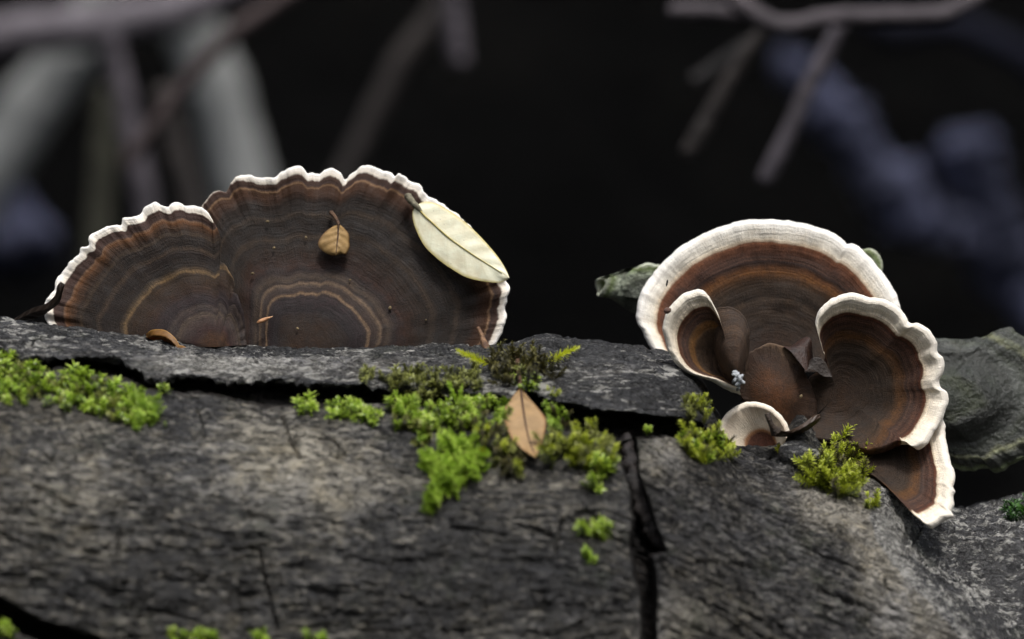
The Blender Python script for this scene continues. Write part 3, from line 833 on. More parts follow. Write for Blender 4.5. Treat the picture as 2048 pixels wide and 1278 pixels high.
O5 = [(1452, 930), (1438, 888), (1435, 863), (1449, 830), (1475, 811), (1505, 803), (1535, 809), (1558, 826), (1572, 844), (1579, 864), (1584, 895), (1575, 935)]
cap(fun2, (1532, 900), O5, M_small, -16.0, 0.15, 0.0, 0.4, dish=2.5, rimz=0.48, rag=0.6, ruffle=0.2, th=2.2, seed=8, ring=0.0, label='small young cream cap at the front of the rosette')
KNOB = True
# thin membrane between the centre and the right cap
M_memb = simple_mat('thin_brown_membrane', (44, 29, 23), (66, 43, 33), scale=0.5, rough=0.5, trans=0.25)
def sheet(name, rowsL, Ys, mat, parent, n=24, th=0.35, attrs=True):
    """surface through several photo-space polylines (each with its own depth list), given a small thickness"""
    G = []
    for row in rowsL:
        Q, _ = resample([(x, y, z) for x, y, z in row], n=n)
        G.append(U(Q[:, 0], Q[:, 1], Q[:, 2]))
    G = np.array(G)
    m = 14
    t = np.linspace(0, 1, len(G)); tt = np.linspace(0, 1, m)
    H = np.stack([[np.interp(tt, t, G[:, j, k]) for k in range(3)] for j in range(n)], 0).transpose(2, 0, 1)
    back = H + np.array([0, 0.001 * th, 0])
    V = np.concatenate([H, back[::-1]], 0)
    V = np.concatenate([V, V[:1]], 0)
    u = np.broadcast_to(np.linspace(0, 1, n)[None], V.shape[:2])
    vv = np.concatenate([np.linspace(-1, 1, m), np.linspace(1, -1, m), [-1]])[:, None] * np.ones((1, n))
    return mesh_obj(name, V, grid_faces(len(V), n), mat, parent, {'u': u.reshape(-1).copy(), 'v': vv.reshape(-1)})
sheet('membrane', [[(1566, 692, -10), (1585, 706, -11), (1600, 726, -12), (1612, 742, -13)], [(1580, 694, -8), (1600, 690, -9), (1612, 700, -10), (1616, 735, -12)], [(1586, 690, -5), (1606, 676, -6), (1622, 678, -7), (1626, 718, -8)]], None, M_memb, fun2)
sheet('membrane', [[(1612, 742, -13), (1620, 738, -12), (1632, 742, -12), (1646, 752, -12), (1664, 754, -12)], [(1613, 728, -10), (1626, 716, -11), (1640, 716, -11), (1652, 726, -11), (1662, 746, -11)]], None, simple_mat('dark_membrane', (36, 29, 25), (52, 43, 36), scale=0.5, rough=0.6), fun2)

# old algae-green brackets behind
ZG = [(0.0, (30, 34, 24)), (0.15, (34, 40, 26)), (0.30, (52, 58, 34)), (0.36, (42, 44, 40)), (0.42, (30, 34, 28)), (0.50, (44, 46, 44)), (0.56, (40, 42, 38)), (0.62, (76, 78, 80)), (0.68, (62, 66, 58)), (0.71, (40, 44, 38)), (0.76, (44, 48, 40)), (0.80, (112, 112, 90)), (0.83, (92, 94, 78)), (0.86, (52, 54, 52)), (0.93, (64, 66, 62)), (0.965, (96, 106, 70)), (1.0, (150, 158, 140))]
M_green = cap_material('old_green_bracket', ZG, jag=0.06, fib=1.1, streak=0.7, rough=0.36, alg=(36, 46, 24), dk=0.98, lt=1.05, spec=0.8, ringd=0.0006)
fun3 = thing('bracket_fungus', 'old dark green algae covered bracket behind the right cream rimmed cap', 'fungus', U(1960, 960, 26))
OG = [(1840, 700, .6), (1862, 680, .62), (1878, 676, .66), (1900, 677, .7), (1927, 681, .72), (1948, 676, .76), (1968, 673, .78), (1990, 661, .84), (2010, 655, .9), (2026, 655, .92), (2048, 674, .95), (2090, 690, 1), (2140, 730, 1), (2165, 800, 1), (2140, 860, 1), (2090, 900, 1), (2048, 921, 1), (2020, 932, 1), (2005, 944, 1), (1990, 946, 1), (1976, 938, 1), (1946, 943, 1), (1917, 940, 1), (1900, 926, 1), (1880, 905, 1), (1850, 880, 1)]
def yg(x, y, s):
    return 1.0 * np.sin(s * 11 + 1.0) * sstep(s, 0.2, 0.5)
cap(fun3, (1862, 800), OG, M_green, 12.0, 0.22, 6.0, 0.7, dish=-3.0, rimz=0.962, rag=1.6, ruffle=0.9, th=2.2, seed=9, Yadd=yg, ring=0.05)

M_oldl = cap_material('old_grey_bracket', [(0.0, (70, 72, 74)), (0.4, (100, 102, 102)), (0.55, (74, 76, 74)), (0.75, (150, 154, 150)), (0.9, (104, 116, 76)), (1.0, (200, 204, 184))], jag=0.1, fib=0.9, streak=0.5, alg=(58, 66, 42), dk=1.05, lt=1.05)
fun4 = thing('bracket_fungus', 'small grey and green curled old bracket poking out left of the rosette', 'fungus', U(1290, 600, 16))
# an ear curled into a funnel with its open mouth to the left
def funnel():
    n, m = 40, 34
    ax = np.linspace(0, 1, n)
    cx = 1204 + ax * 115
    cy = 574 + 14 * ax - 4 * np.sin(ax * 5)
    ry = np.interp(ax, [0, 0.25, 0.5, 0.75, 1], [17, 27, 40, 50, 55])
    a = np.linspace(0.35, 2 * np.pi - 0.15, m)
    rows = []
    for i in range(n):
        rag = 1 + 0.35 * fbm(a * 1.1 + 3, a * 0 + ax[i] * 4, 61, 3)
        x = cx[i] + 10 * np.cos(a) * (1 - ax[i]) + 6 * fbm(a, a * 0 + ax[i] * 3, 62, 2) - (16 * np.maximum(0, np.sin(a + 0.5)) * (1 - ax[i]))
        y = cy[i] - ry[i] * rag * np.sin(a + 1.2)
        z = 24 + 0.09 * ry[i] * np.cos(a + 1.2) * -1 * rag
        rows.append(U(x, y, z))
    V = np.array(rows)
    Z = np.broadcast_to((1 - ax)[:, None], V.shape[:2])
    A = np.broadcast_to(a[None] * 4, V.shape[:2])
    ctr = V.mean(1, keepdims=True)
    inn = ctr + (V - ctr) * 0.86
    V2 = np.concatenate([inn[::-1], V], 0)
    Z2 = np.concatenate([Z[::-1], Z], 0); A2 = np.concatenate([A, A], 0)
    mesh_obj('cap', V2, grid_faces(len(V2), m), M_oldl, fun4, {'zone': Z2.reshape(-1).copy(), 'arc': A2.reshape(-1).copy()})
funnel()
cap(fun4, (1300, 600), [(1235, 590, .7), (1246, 560, .8), (1262, 540, .9), (1285, 530), (1305, 529), (1330, 540), (1345, 600)], M_oldl, 19.0, 0.1, 0, 0.4, th=1.6, rimz=0.97, rag=1.5, seed=12, name='lobe')
fun5 = thing('bracket_fungus', 'tiny grey green bracket tip showing above the right shoulder of the largest cap', 'fungus', U(1730, 540, 22))
cap(fun5, (1700, 560), [(1690, 520, .8), (1722, 500, .9), (1738, 497), (1752, 502), (1761, 512), (1765, 525), (1764, 541), (1750, 570), (1720, 600)], M_oldl, 20.0, 0.2, 0, 0.4, th=1.8, rimz=0.97, rag=1.0, seed=15)

# ------------------------------------------------------------------ leaves and litter
def capYB(x, y):
    s = np.hypot(x - 607, y - 704) / 370
    return B_Y0 + B_LEAN * 0.1 * (704 - y) - B_BUMP * np.exp(-(s / 0.42) ** 2)

def leaf(parent, mid, left, right, Yf, mat, mat_vein=None, n=40, m=13, th=0.25, fold=0.6, wav=0.3, seed=0, veinr=0.28, name='blade', curl=None):
    Ml, _ = resample(mid, n=n); L, _ = resample(left, n=n); R, _ = resample(right, n=n)
    v = np.linspace(-1, 1, m)[:, None]
    X = np.where(v < 0, Ml[None, :, 0] + (L[None, :, 0] - Ml[None, :, 0]) * -v, Ml[None, :, 0] + (R[None, :, 0] - Ml[None, :, 0]) * v)
    Y = np.where(v < 0, Ml[None, :, 1] + (L[None, :, 1] - Ml[None, :, 1]) * -v, Ml[None, :, 1] + (R[None, :, 1] - Ml[None, :, 1]) * v)
    u = np.linspace(0, 1, n)[None] * np.ones((m, 1))
    D = Yf(X, Y) + fold * (np.abs(v) ** 1.5) + wav * 2 * fbm(X * 0.03, Y * 0.03, seed, 3)
    if curl is not None:
        D = D + curl(u, v)
    H = U(X, Y, D)
    back = U(X, Y, D + th)
    V = np.concatenate([H, back[::-1], H[:1]], 0)
    vv = np.concatenate([v, v[::-1], v[:1]], 0) * np.ones((1, n))
    uu = np.concatenate([u, u, u[:1]], 0)
    o = mesh_obj(name, V, grid_faces(len(V), n), mat, parent, {'u': uu.reshape(-1), 'v': vv.reshape(-1)})
    if mat_vein:
        k = m // 2
        pts = H[k, ::4] + np.array([0, -0.00008, 0])
        tube('midrib', pts, np.linspace(veinr, veinr * 0.35, len(pts)) * 0.001, mat_vein, parent, nseg=6, n=40)
    return o

M_pale = leaf_material('pale_cream_leaf', (243, 236, 204), (194, 178, 104), (196, 182, 124), spots=0.3, trans=0.15, vscale=6)
M_palev = simple_mat('olive_midrib', (168, 152, 84), (192, 178, 110), scale=0.8, rough=0.6, bumpd=0)
M_stalkg = simple_mat('grey_leaf_stalk', (86, 82, 66), (140, 134, 112), scale=0.8, rough=0.7)
lf = thing('fallen_leaf', 'pale cream oval leaf lying over the right edge of the left fungus', 'leaf', U(834, 412, 2))
leaf(lf, [(832, 411), (846, 428), (872, 452), (900, 477), (950, 512), (990, 537), (1019, 556)],
     [(832, 411), (825, 424), (829, 451), (847, 489), (872, 515), (902, 537), (937, 556), (985, 565), (1008, 563), (1019, 556)],
     [(832, 411), (846, 404), (862, 404), (885, 413), (923, 438), (953, 465), (980, 494), (1000, 519), (1013, 541), (1019, 556)],
     lambda x, y: capYB(x, y) - 3.2 - 0.010 * (x - 832), M_pale, M_palev, fold=0.35, seed=3, wav=0.1, veinr=0.2)
tube('leaf_stalk', [U(816, 392, capYB(816, 392) - 1.8), U(822, 401, capYB(822, 401) - 2.6), U(833, 412, capYB(833, 412) - 3.2), U(846, 427, capYB(846, 427) - 3.0)], [0.0008, 0.00075, 0.0006, 0.0003], M_stalkg, lf, nseg=8, wob=0.3, n=20)

M_tan = leaf_material('small_tan_leaf', (158, 128, 82), (104, 76, 42), (96, 70, 40), spots=0.8, trans=0.2, vscale=5)
M_tanv = simple_mat('brown_leaf_stalk', (64, 46, 34), (96, 70, 48), scale=0.8, rough=0.7)
l2 = thing('fallen_leaf', 'small tan fan shaped leaf stuck on the face of the left fungus', 'leaf', U(677, 448, 2))
fY = lambda x, y: capYB(x, y) - 3.6
leaf(l2, [(677, 447), (676, 470), (674, 490), (672, 511)], [(677, 447), (662, 455), (651, 463), (640, 476), (636, 487), (640, 497), (650, 505), (660, 510), (672, 511)],
     [(677, 447), (684, 452), (692, 460), (698, 469), (699, 482), (699, 493), (695, 505), (690, 510), (684, 508), (672, 511)], fY, M_tan, M_tanv, fold=1.2, seed=5, veinr=0.2)
tube('leaf_stalk', [U(662, 425, capYB(662, 425) - 1.0), U(670, 434, capYB(670, 434) - 2.4), U(678, 449, capYB(678, 449) - 3.6)], [0.0005, 0.0004, 0.0003], M_tanv, l2, nseg=7, n=16)

M_rhomb = leaf_material('orange_tan_leaf', (150, 122, 84), (134, 98, 58), (90, 66, 42), spots=0.5, trans=0.15, vscale=6)
l3 = thing('fallen_leaf', 'pointed orange tan diamond leaf hanging among the moss at centre', 'leaf', U(1041, 774, sY(1041, 774)))
ya, yb = sY(1041, 774) - 3.5, sY(1066, 905) - 2.5
f3 = lambda x, y: ya + (yb - ya) * (y - 774) / 131.0
leaf(l3, [(1041, 772), (1048, 829), (1058, 878), (1072, 915)], [(1041, 772), (1032, 784), (1020, 801), (1005, 825), (1011, 846), (1019, 868), (1031, 888), (1048, 901), (1072, 916)],
     [(1041, 772), (1050, 785), (1062, 800), (1077, 817), (1091, 836), (1092, 850), (1088, 870), (1081, 894), (1072, 916)], f3, M_rhomb, M_tanv, fold=-1.0, seed=6, wav=0.5, veinr=0.3)
tube('leaf_stalk', [U(1034, 706, sY(1034, 712) - 3), U(1036, 735, sY(1036, 735) - 3.6), U(1041, 776, ya - 0.2)], [0.0005, 0.0005, 0.0004], M_tanv, l3, nseg=7, n=18)

M_amber = leaf_material('curled_amber_leaf', (124, 86, 36), (176, 130, 60), (104, 70, 30), spots=0.3, trans=0.3)
l4 = thing('fallen_leaf', 'curled amber leaf tip at the foot of the left fungus', 'leaf', U(330, 690, -12))
def curl4(u, v):
    return -3.0 * (1 - v ** 2)
sheet('blade', [[(292, 668, -11), (304, 660, -12), (328, 660, -13), (348, 674, -14), (359, 692, -15), (362, 708, -16)], [(296, 676, -11), (308, 672, -13), (328, 674, -14), (344, 684, -15), (354, 696, -15.5), (361, 707, -16)], [(292, 672, -8), (304, 680, -8), (322, 686, -9), (338, 692, -10), (350, 699, -12), (360, 708, -15)]], None, M_amber, l4)
sheet('tail', [[(355, 690, -15), (366, 692, -15), (376, 698, -15)], [(360, 700, -16), (366, 701, -16), (375, 701, -16)], [(361, 710, -16), (365, 706, -16), (374, 704, -16)]], None, M_amber, l4)

M_dk = leaf_material('dark_wet_leaf', (38, 28, 20), (26, 20, 16), (22, 18, 14), spots=0.2, trans=0.05, rough=0.3)
l5 = thing('fallen_leaf', 'blackish wet leaf lying across the white edge at far left', 'leaf', U(80, 620, -8))
sheet('blade', [[(24, 640, 0), (60, 618, -4), (92, 607, -7), (110, 590, -9), (114, 572, -9.5), (121, 564, -9.5)], [(28, 642, -1), (66, 626, -5), (98, 616, -8), (116, 598, -10), (122, 580, -10.5), (128, 568, -10)], [(34, 644, -1), (76, 636, -4), (100, 621, -8), (118, 606, -9.5), (125, 585, -10), (129, 570, -9.5)]], None, M_dk, l5)
l6 = thing('fallen_leaf', 'dark brown curled dry leaf with a stubby stalk beside the small cream cap', 'leaf', U(1560, 862, -21))
M_curl = leaf_material('dark_curled_leaf', (60, 44, 32), (84, 64, 44), (40, 30, 22), spots=0.4, trans=0.1, rough=0.5)
sheet('blade', [[(1547, 852, -21), (1560, 860, -21.5), (1577, 862, -22), (1603, 850, -22), (1626, 833, -21), (1640, 828, -20)], [(1545, 862, -20), (1562, 866, -21), (1580, 867, -22), (1606, 856, -22.5), (1628, 842, -21.5), (1641, 835, -20)], [(1542, 872, -18), (1560, 874, -18), (1584, 872, -19), (1611, 863, -20), (1630, 850, -20), (1640, 840, -19.5)]], None, M_curl, l6)
tube('leaf_stalk', [U(1535, 828, -21), U(1538, 838, -21.5), U(1544, 852, -21.5), U(1552, 864, -21)], [0.0006, 0.00055, 0.0006, 0.0012], simple_mat('dark_stalk', (40, 32, 26), (66, 54, 44), scale=0.7), l6, nseg=9, n=22)

# bud on the left fungus, brown stem at its right end
def ellip(name, px, py, Y, lx, ly, ang, mat, parent=None, taper=0.0, seed=0, lz=None):
    n, m = 12, 10
    t = np.linspace(0, np.pi, n)[:, None]; a = np.linspace(0, 2 * np.pi, m, endpoint=False)[None]
    k = 1 - taper * (0.5 - 0.5 * np.cos(t))
    r = 1 + 0.3 * fbm(np.cos(a) * 1.5 + t, np.sin(a) * 1.5 + t * 0, seed, 2)
    X = -np.cos(t) * lx * np.ones_like(a)
    Yy = np.sin(t) * np.cos(a) * ly * k * r
    Zz = np.sin(t) * np.sin(a) * (lz or ly) * k * r
    c, s_ = math.cos(ang), math.sin(ang)
    Vx, Vz = X * c - Yy * s_, X * s_ + Yy * c
    base = U(px, py, Y)
    V = base + 0.001 * (Vx[..., None] * RGT + Vz[..., None] * UPV + Zz[..., None] * np.array([0, 1.0, 0]))
    return mesh_obj(name, V, grid_faces(n, m, True), mat, parent)
M_bud = simple_mat('orange_bud', (150, 96, 60), (214, 168, 124), scale=0.5, rough=0.4)
tag(ellip('plant_bud', 530, 639, capYB(530, 639) - 1.2, 1.75, 0.62, math.radians(22), M_bud, taper=0.75, seed=4), 'pointed orange bud scale on the lower face of left fungus', 'bud')
M_seed = simple_mat('pale_seed', (96, 82, 58), (140, 122, 88), scale=0.9, rough=0.7)
SEEDL = ['tiny pale seed, uppermost grain left of the tan leaf', 'tiny pale seed below the uppermost grain, left of the tan leaf', 'tiny pale seed closest to the left edge of the tan leaf',
         'tiny pale seed beside the notch between the two lobes', 'tiny pale seed on the brown face well below the cream leaf', 'tiny pale seed right of the orange bud scale',
         'tiny pale seed below the small tan leaf', 'tiny pale seed farthest right on the brown face, low down']
for i, (x, y, w) in enumerate([(535, 443, .34), (548, 496, .32), (612, 475, .34), (505, 547, .36), (780, 616, .4), (595, 657, .32), (700, 560, .25), (852, 640, .22)]):
    o = ellip('seed', x, y, capYB(x, y) - 0.7, w * 1.0, w * 0.78, i * 1.1, M_seed, seed=i)
    tag(o, SEEDL[i], 'seed', 'seed grains on the left fungus')
tag(ellip('seed', 1602, 793, -15.2, 0.42, 0.3, 1.2, M_seed, seed=22), 'tiny tan seed on the rusty centre of the rosette', 'seed')
M_black = simple_mat('black_speck', (14, 13, 13), (30, 28, 26), scale=0.9, rough=0.4)
tag(ellip('insect', 1334, 566, 1.0, 0.7, 0.2, math.radians(78), M_black, seed=8), 'small black insect on the white rim of the largest right cap', 'insect')
tag(ellip('seed', 1335, 621, -19.2, 0.75, 0.6, 0.4, simple_mat('brown_grain', (70, 50, 42), (104, 78, 66)), seed=9), 'brown grain wedged beside the folded cap at the left of the rosette', 'seed')
M_stem = simple_mat('brown_stem', (84, 60, 44), (134, 102, 74), scale=0.6, rough=0.7)
st = tube('dry_stem', [U(957, 656, -4), U(964, 672, -6), U(970, 690, -8), U(980, 716, -10)], [0.0004, 0.0005, 0.0008, 0.0014], M_stem, nseg=8, wob=0.3, n=24)
tag(st, 'thin brown dry stem standing at the right foot of left fungus', 'stem')
# grey white lichen tuft
li = thing('lichen', 'tiny white branching lichen tuft between the folded cap and rusty centre', 'lichen', U(1474, 765, -13))
M_li = simple_mat('white_lichen', (150, 156, 160), (214, 218, 222), scale=1.2, rough=0.8)
for i, (x, y, w) in enumerate([(1470, 744, .42), (1474, 750, .5), (1480, 757, .55), (1484, 764, .5), (1476, 768, .5), (1470, 760, .35), (1477, 775, .35), (1468, 749, .36), (1483, 753, .42)]):
    ellip('lobe', x, y, -23.0 - 0.4 * (i % 3), w * 1.3, w * 0.8, i * 0.9, M_li, li, seed=30 + i)
tube('lichen_stalk', [U(1467, 766, -21.5), U(1473, 760, -22.6), U(1478, 768, -22.5), U(1475, 780, -20)], [0.0004, 0.0005, 0.0004, 0.0003], simple_mat('grey_lichen', (80, 82, 84), (120, 124, 126)), li, nseg=7, n=14)

kb_ = ellip('bark_knob', 1600, 914, sY(1600, 914) + 0.6, 4.4, 3.0, math.radians(-18), M_up, log, seed=51)
kb_['label'] = 'dark knob of bark between the small cream cap and the bushy moss'
# ------------------------------------------------------------------ moss
def leaflet(V, F, T, base, d, up, L, W, tip0, tip1, keel=0.25, curl=0.25):
    s = np.cross(d, up); s /= np.linalg.norm(s) + 1e-9
    nrm = np.cross(s, d)
    k = len(V)
    ts = (0.0, 0.45, 0.8, 1.0)
    ws = (0.45, 1.0, 0.62, 0.0)
    for t, w in zip(ts, ws):
        c = base + d * L * t + nrm * (-curl * L * t * t)
        if w > 0:
            V += [c - s * W / 2 * w + nrm * keel * W * w * 0.5, c, c + s * W / 2 * w + nrm * keel * W * w * 0.5]
            T += [tip0 + (tip1 - tip0) * t] * 3
        else:
            V.append(c); T.append(tip1)
    for i in range(2):
        a = k + 3 * i
        F += [(a, a + 1, a + 4), (a, a + 4, a + 3), (a + 1, a + 2, a + 5), (a + 1, a + 5, a + 4)]
    a = k + 6
    F += [(a, a + 1, a + 3), (a + 1, a + 2, a + 3)]

def sprig_mesh(kind, seed, mat):
    r = np.random.default_rng(seed)
    V, F, T = [], [], []
    def shoot(b, ax, H, n, L, W, spread, t0, taper=0.6, round_=False, flat=None):
        ax = ax / np.linalg.norm(ax)
        q = np.cross(ax, [0.3, 0.9, 0.2]); q /= np.linalg.norm(q)
        w = np.cross(ax, q)
        for i in range(n):
            f = (i + 0.5) / n
            a = i * 2.399 + r.normal() * 0.3
            rad = q * math.cos(a) + w * math.sin(a)
            if flat is not None:
                rad = rad - flat * np.dot(rad, flat) * 0.8
                rad /= np.linalg.norm(rad) + 1e-9
            el = spread * (1 - 0.55 * f) + r.normal() * 0.12
            d = rad * math.sin(el) + ax * math.cos(el)
            sc = (1 - taper * abs(f - 0.35) ** 1.5) * r.uniform(0.8, 1.15)
            leaflet(V, F, T, b + ax * H * f * 0.95, d, ax, L * sc, W * sc, t0 + 0.2 * f, min(1, t0 + 0.25 + 0.55 * f), curl=r.uniform(0.1, 0.4), keel=0.3)
    Z = np.array([0, 0, 1.0])
    if kind == 'rosette':        # broad translucent leaves
        shoot(np.zeros(3), Z + r.normal(size=3) * 0.1, 1.7, 15, 1.2, 0.5, 1.35, 0.0)
    elif kind == 'tuft':         # narrow pointed leaves up a stem
        shoot(np.zeros(3), Z + r.normal(size=3) * 0.12, 3.0, 40, 1.0, 0.30, 1.15, 0.0)
    elif kind == 'fine':         # small olive cushion shoots
        shoot(np.zeros(3), Z + r.normal(size=3) * 0.15, 1.8, 26, 0.75, 0.30, 1.25, 0.0)
    elif kind == 'plume':        # long tapering feathery shoot
        shoot(np.zeros(3), Z, 5.6, 110, 1.25, 0.34, 1.0, 0.45, taper=0.8)
    elif kind == 'frond':        # flat branched spray
        fl = np.array([0, 1.0, 0])
        shoot(np.zeros(3), Z, 3.6, 30, 0.6, 0.24, 1.0, 0.15, flat=fl)
        for k in range(8):
            f = 0.12 + 0.1 * k
            sgn = 1 if k % 2 else -1
            ax = Z * 0.75 + np.array([sgn * 0.75, r.normal() * 0.15, 0])
            shoot(Z * 3.6 * f, ax, 1.9 * (1 - 0.55 * f), 18, 0.52, 0.22, 1.0, 0.2, flat=fl)
    V = np.array(V) * 0.001
    return V, np.array(F), np.array(T), mat

M_mbright = moss_material('bright_leafy_moss', (42, 58, 12), (158, 186, 58), (234, 245, 142), trans=0.45, rough=0.25)
M_molive = moss_material('olive_moss', (50, 52, 22), (120, 124, 58), (186, 192, 108), trans=0.3, rough=0.5)
M_mtuft = moss_material('feathery_moss', (56, 64, 14), (170, 182, 46), (238, 244, 118), trans=0.4, rough=0.45)
M_mfrond = moss_material('green_frond_moss', (74, 98, 24), (156, 188, 56), (214, 234, 112), trans=0.4, rough=0.45)
M_mplume = moss_material('yellow_plume_moss', (160, 166, 26), (214, 220, 54), (244, 248, 130), trans=0.4, rough=0.45)
M_mdark = moss_material('brown_green_moss', (34, 32, 16), (76, 72, 32), (130, 124, 62), trans=0.25, rough=0.55)
M_mgreen = moss_material('deep_green_moss', (20, 40, 12), (44, 84, 22), (84, 128, 44), trans=0.3, rough=0.4)
_cache = {}
def sprig_data(kind, mat, var):
    key = (kind, mat.name, var)
    if key not in _cache:
        V, F, T, _ = sprig_mesh(kind, hash((kind, var)) % 1000 if False else {'rosette': 0, 'tuft': 50, 'fine': 100, 'plume': 150, 'frond': 200}[kind] + var, mat)
        m = bpy.data.meshes.new('moss_sprig')
        m.from_pydata(V.tolist(), [], F.tolist())
        a = m.attributes.new('tip', 'FLOAT', 'POINT')
        a.data.foreach_set('value', T.astype(np.float32))
        m.materials.append(mat)
        for p in m.polygons:
            p.use_smooth = True
        _cache[key] = m
    return _cache[key]

def put(root, nm, mesh, pos, axis, size, roll):
    o = bpy.data.objects.new(nm, mesh)
    COL.objects.link(o)
    o.parent = root
    o.matrix_parent_inverse = Matrix.Translation(-Vector(root.location))
    q = Vector((0, 0, 1)).rotation_difference(Vector(axis).normalized())
    size *= 1.0 + 0.6 * (random.random() ** 5)
    o.matrix_basis = Matrix.Translation(Vector(pos)) @ q.to_matrix().to_4x4() @ Matrix.Rotation(roll, 4, 'Z') @ Matrix.Diagonal((size, size, size, 1))
    return o

def moss(label, poly, n, kinds, size=1.0, up=0.5, rnd=0.5, lift=0.0, seed=0, lean=None, group='clumps of moss on the log', dens=None):
    """kinds: list of (kind, material, weight)"""
    r = np.random.default_rng(900 + seed)
    P = np.array(poly, float)
    x0, y0, x1, y1 = P[:, 0].min(), P[:, 1].min(), P[:, 0].max(), P[:, 1].max()
    c, nv, _, _ = surf(P[:, 0].mean(), P[:, 1].mean())
    root = thing('moss_clump', label, 'moss', c, group)
    w = np.array([k[2] for k in kinds], float); w /= w.sum()
    got = 0
    tries = 0
    while got < n and tries < n * 40:
        tries += 1
        x, y = r.uniform(x0, x1), r.uniform(y0, y1)
        if not inpoly(np.array(x), np.array(y), poly):
            continue
        if vn(x * 0.06, y * 0.06, seed + 3) < 0.26:
            continue
        p, nv, _, _ = surf(x, y + 4 * size)
        k = kinds[r.choice(len(kinds), p=w)]
        ax = nv * (1 - up) + np.array([0, 0, up]) + r.normal(size=3) * rnd * np.array([1, 0.6, 0.6])
        if lean is not None:
            ax = ax + np.array(lean)
        p = p + nv * 0.001 * (lift * r.random() - 0.3)
        put(root, 'moss_sprig', sprig_data(k[0], k[1], int(r.integers(5))), p, ax, size * r.uniform(0.7, 1.3), r.uniform(0, 6.28))
        got += 1
    return root

RO, FI, TU, FRD = ('rosette', M_mbright, 1), ('fine', M_molive, 1), ('tuft', M_mtuft, 1), ('frond', M_mfrond, 1)
moss('long bright leafy moss mat at the left under the dark gap', [(-60, 730), (60, 735), (130, 742), (200, 752), (260, 785), (290, 800), (290, 838), (240, 846), (180, 832), (100, 812), (30, 806), (-60, 800)], 300, [('rosette', M_mbright, 3), ('fine', M_molive, 1.6), ('rosette', M_mfrond, 1.4)], 0.86, seed=1, lift=0.8)
moss('green moss tongue hanging from the right end of the left mat', [(252, 790), (300, 800), (325, 838), (345, 852), (300, 856), (268, 862), (262, 830)], 60, [('fine', M_mfrond, 2), ('frond', M_mfrond, 1)], 0.75, seed=2, lift=0.8)
moss('little bright moss knob at the left picture edge above the mat', [(-20, 715), (14, 718), (14, 738), (-20, 742)], 14, [RO], 1.2, seed=3, lift=1)
moss('tiny pair of bright moss leaves right of the left mat', [(318, 772), (334, 772), (348, 786), (322, 790)], 5, [RO], 0.9, seed=4, rnd=0.3)
moss('two bright leafy sprouts at the lip of the gap, left of the centre moss', [(592, 798), (614, 798), (632, 822), (622, 836), (596, 822)], 9, [RO], 1.15, seed=5, rnd=0.3)
moss('small yellowish tuft on the upper bark left of the olive band', [(706, 750), (742, 740), (744, 762), (716, 772)], 20, [('fine', M_molive, 1)], 0.9, seed=6)
moss('olive cushion moss band along the lip above the gap', [(760, 756), (800, 740), (860, 742), (955, 740), (962, 780), (930, 778), (890, 790), (840, 800), (790, 786)], 200, [('fine', M_molive, 3), ('rosette', M_molive, 1)], 0.8, seed=7, lift=0.6)
moss('bright leafy moss row in the gap left of centre', [(662, 808), (690, 800), (720, 806), (752, 822), (752, 846), (700, 842), (664, 834)], 60, [('rosette', M_mbright, 3), ('fine', M_mfrond, 1)], 0.85, seed=8)
moss('glossy bright moss bed under the olive band', [(766, 798), (800, 806), (850, 812), (900, 806), (950, 796), (985, 800), (1004, 830), (1000, 858), (940, 858), (880, 858), (800, 842)], 230, [('rosette', M_mbright, 3), ('frond', M_mfrond, 0.5), ('fine', M_mfrond, 1), ('fine', M_molive, .6)], 0.75, seed=9, lift=0.6)
moss('olive moss drip below the glossy bed', [(775, 848), (840, 848), (860, 862), (852, 890), (836, 892), (830, 868)], 55, [('fine', M_molive, 2), ('fine', M_mfrond, 1)], 0.9, seed=10)
moss('flat fan of fresh green frond moss pointing down the bark', [(850, 905), (880, 900), (900, 872), (945, 872), (972, 905), (966, 935), (930, 960), (895, 970), (866, 1004), (858, 990), (866, 945)], 210, [('frond', M_mfrond, 3), ('fine', M_mfrond, 1)], 0.9, up=0.0, rnd=0.35, seed=11, lift=1.5, lean=(-0.2, -0.5, -1.0))
moss('dark green moss hanging just left of the diamond leaf', [(905, 850), (960, 850), (1010, 856), (1030, 905), (1050, 935), (1030, 960), (1004, 950), (980, 910)], 100, [('tuft', M_mtuft, 1), ('fine', M_molive, 2), ('tuft', M_mdark, 1.5)], 0.85, up=0.2, seed=12)
moss('feathery yellow green moss tuft right of the diamond leaf', [(1090, 890), (1130, 880), (1160, 862), (1195, 855), (1220, 900), (1218, 945), (1180, 950), (1140, 940), (1100, 925)], 95, [('tuft', M_mtuft, 3), ('tuft', M_molive, 1), ('fine', M_mdark, 1)], 1.0, up=0.4, rnd=0.55, seed=13, lift=0.8)
moss('bright rounded moss tip at the lower right of the feathery tuft', [(1172, 932), (1218, 928), (1222, 965), (1190, 982)], 24, [('tuft', M_mbright, 1), ('rosette', M_mbright, 1)], 1.0, up=0.1, seed=14, lift=1.5)
moss('green moss patch in the gap right of the diamond leaf', [(1086, 812), (1125, 815), (1140, 850), (1120, 870), (1094, 862)], 40, [('fine', M_mfrond, 1), ('fine', M_mdark, 1)], 0.9, seed=15)
big = moss('brown green moss tuft with two yellow feathery shoots behind the diamond leaf', [(968, 716), (1000, 706), (1040, 708), (1100, 716), (1118, 735), (1110, 762), (1060, 770), (1000, 768), (975, 745)], 120, [('tuft', M_mdark, 3), ('fine', M_mdark, 2), ('fine', M_molive, .7)], 0.95, rnd=0.7, seed=16, lift=0.8)
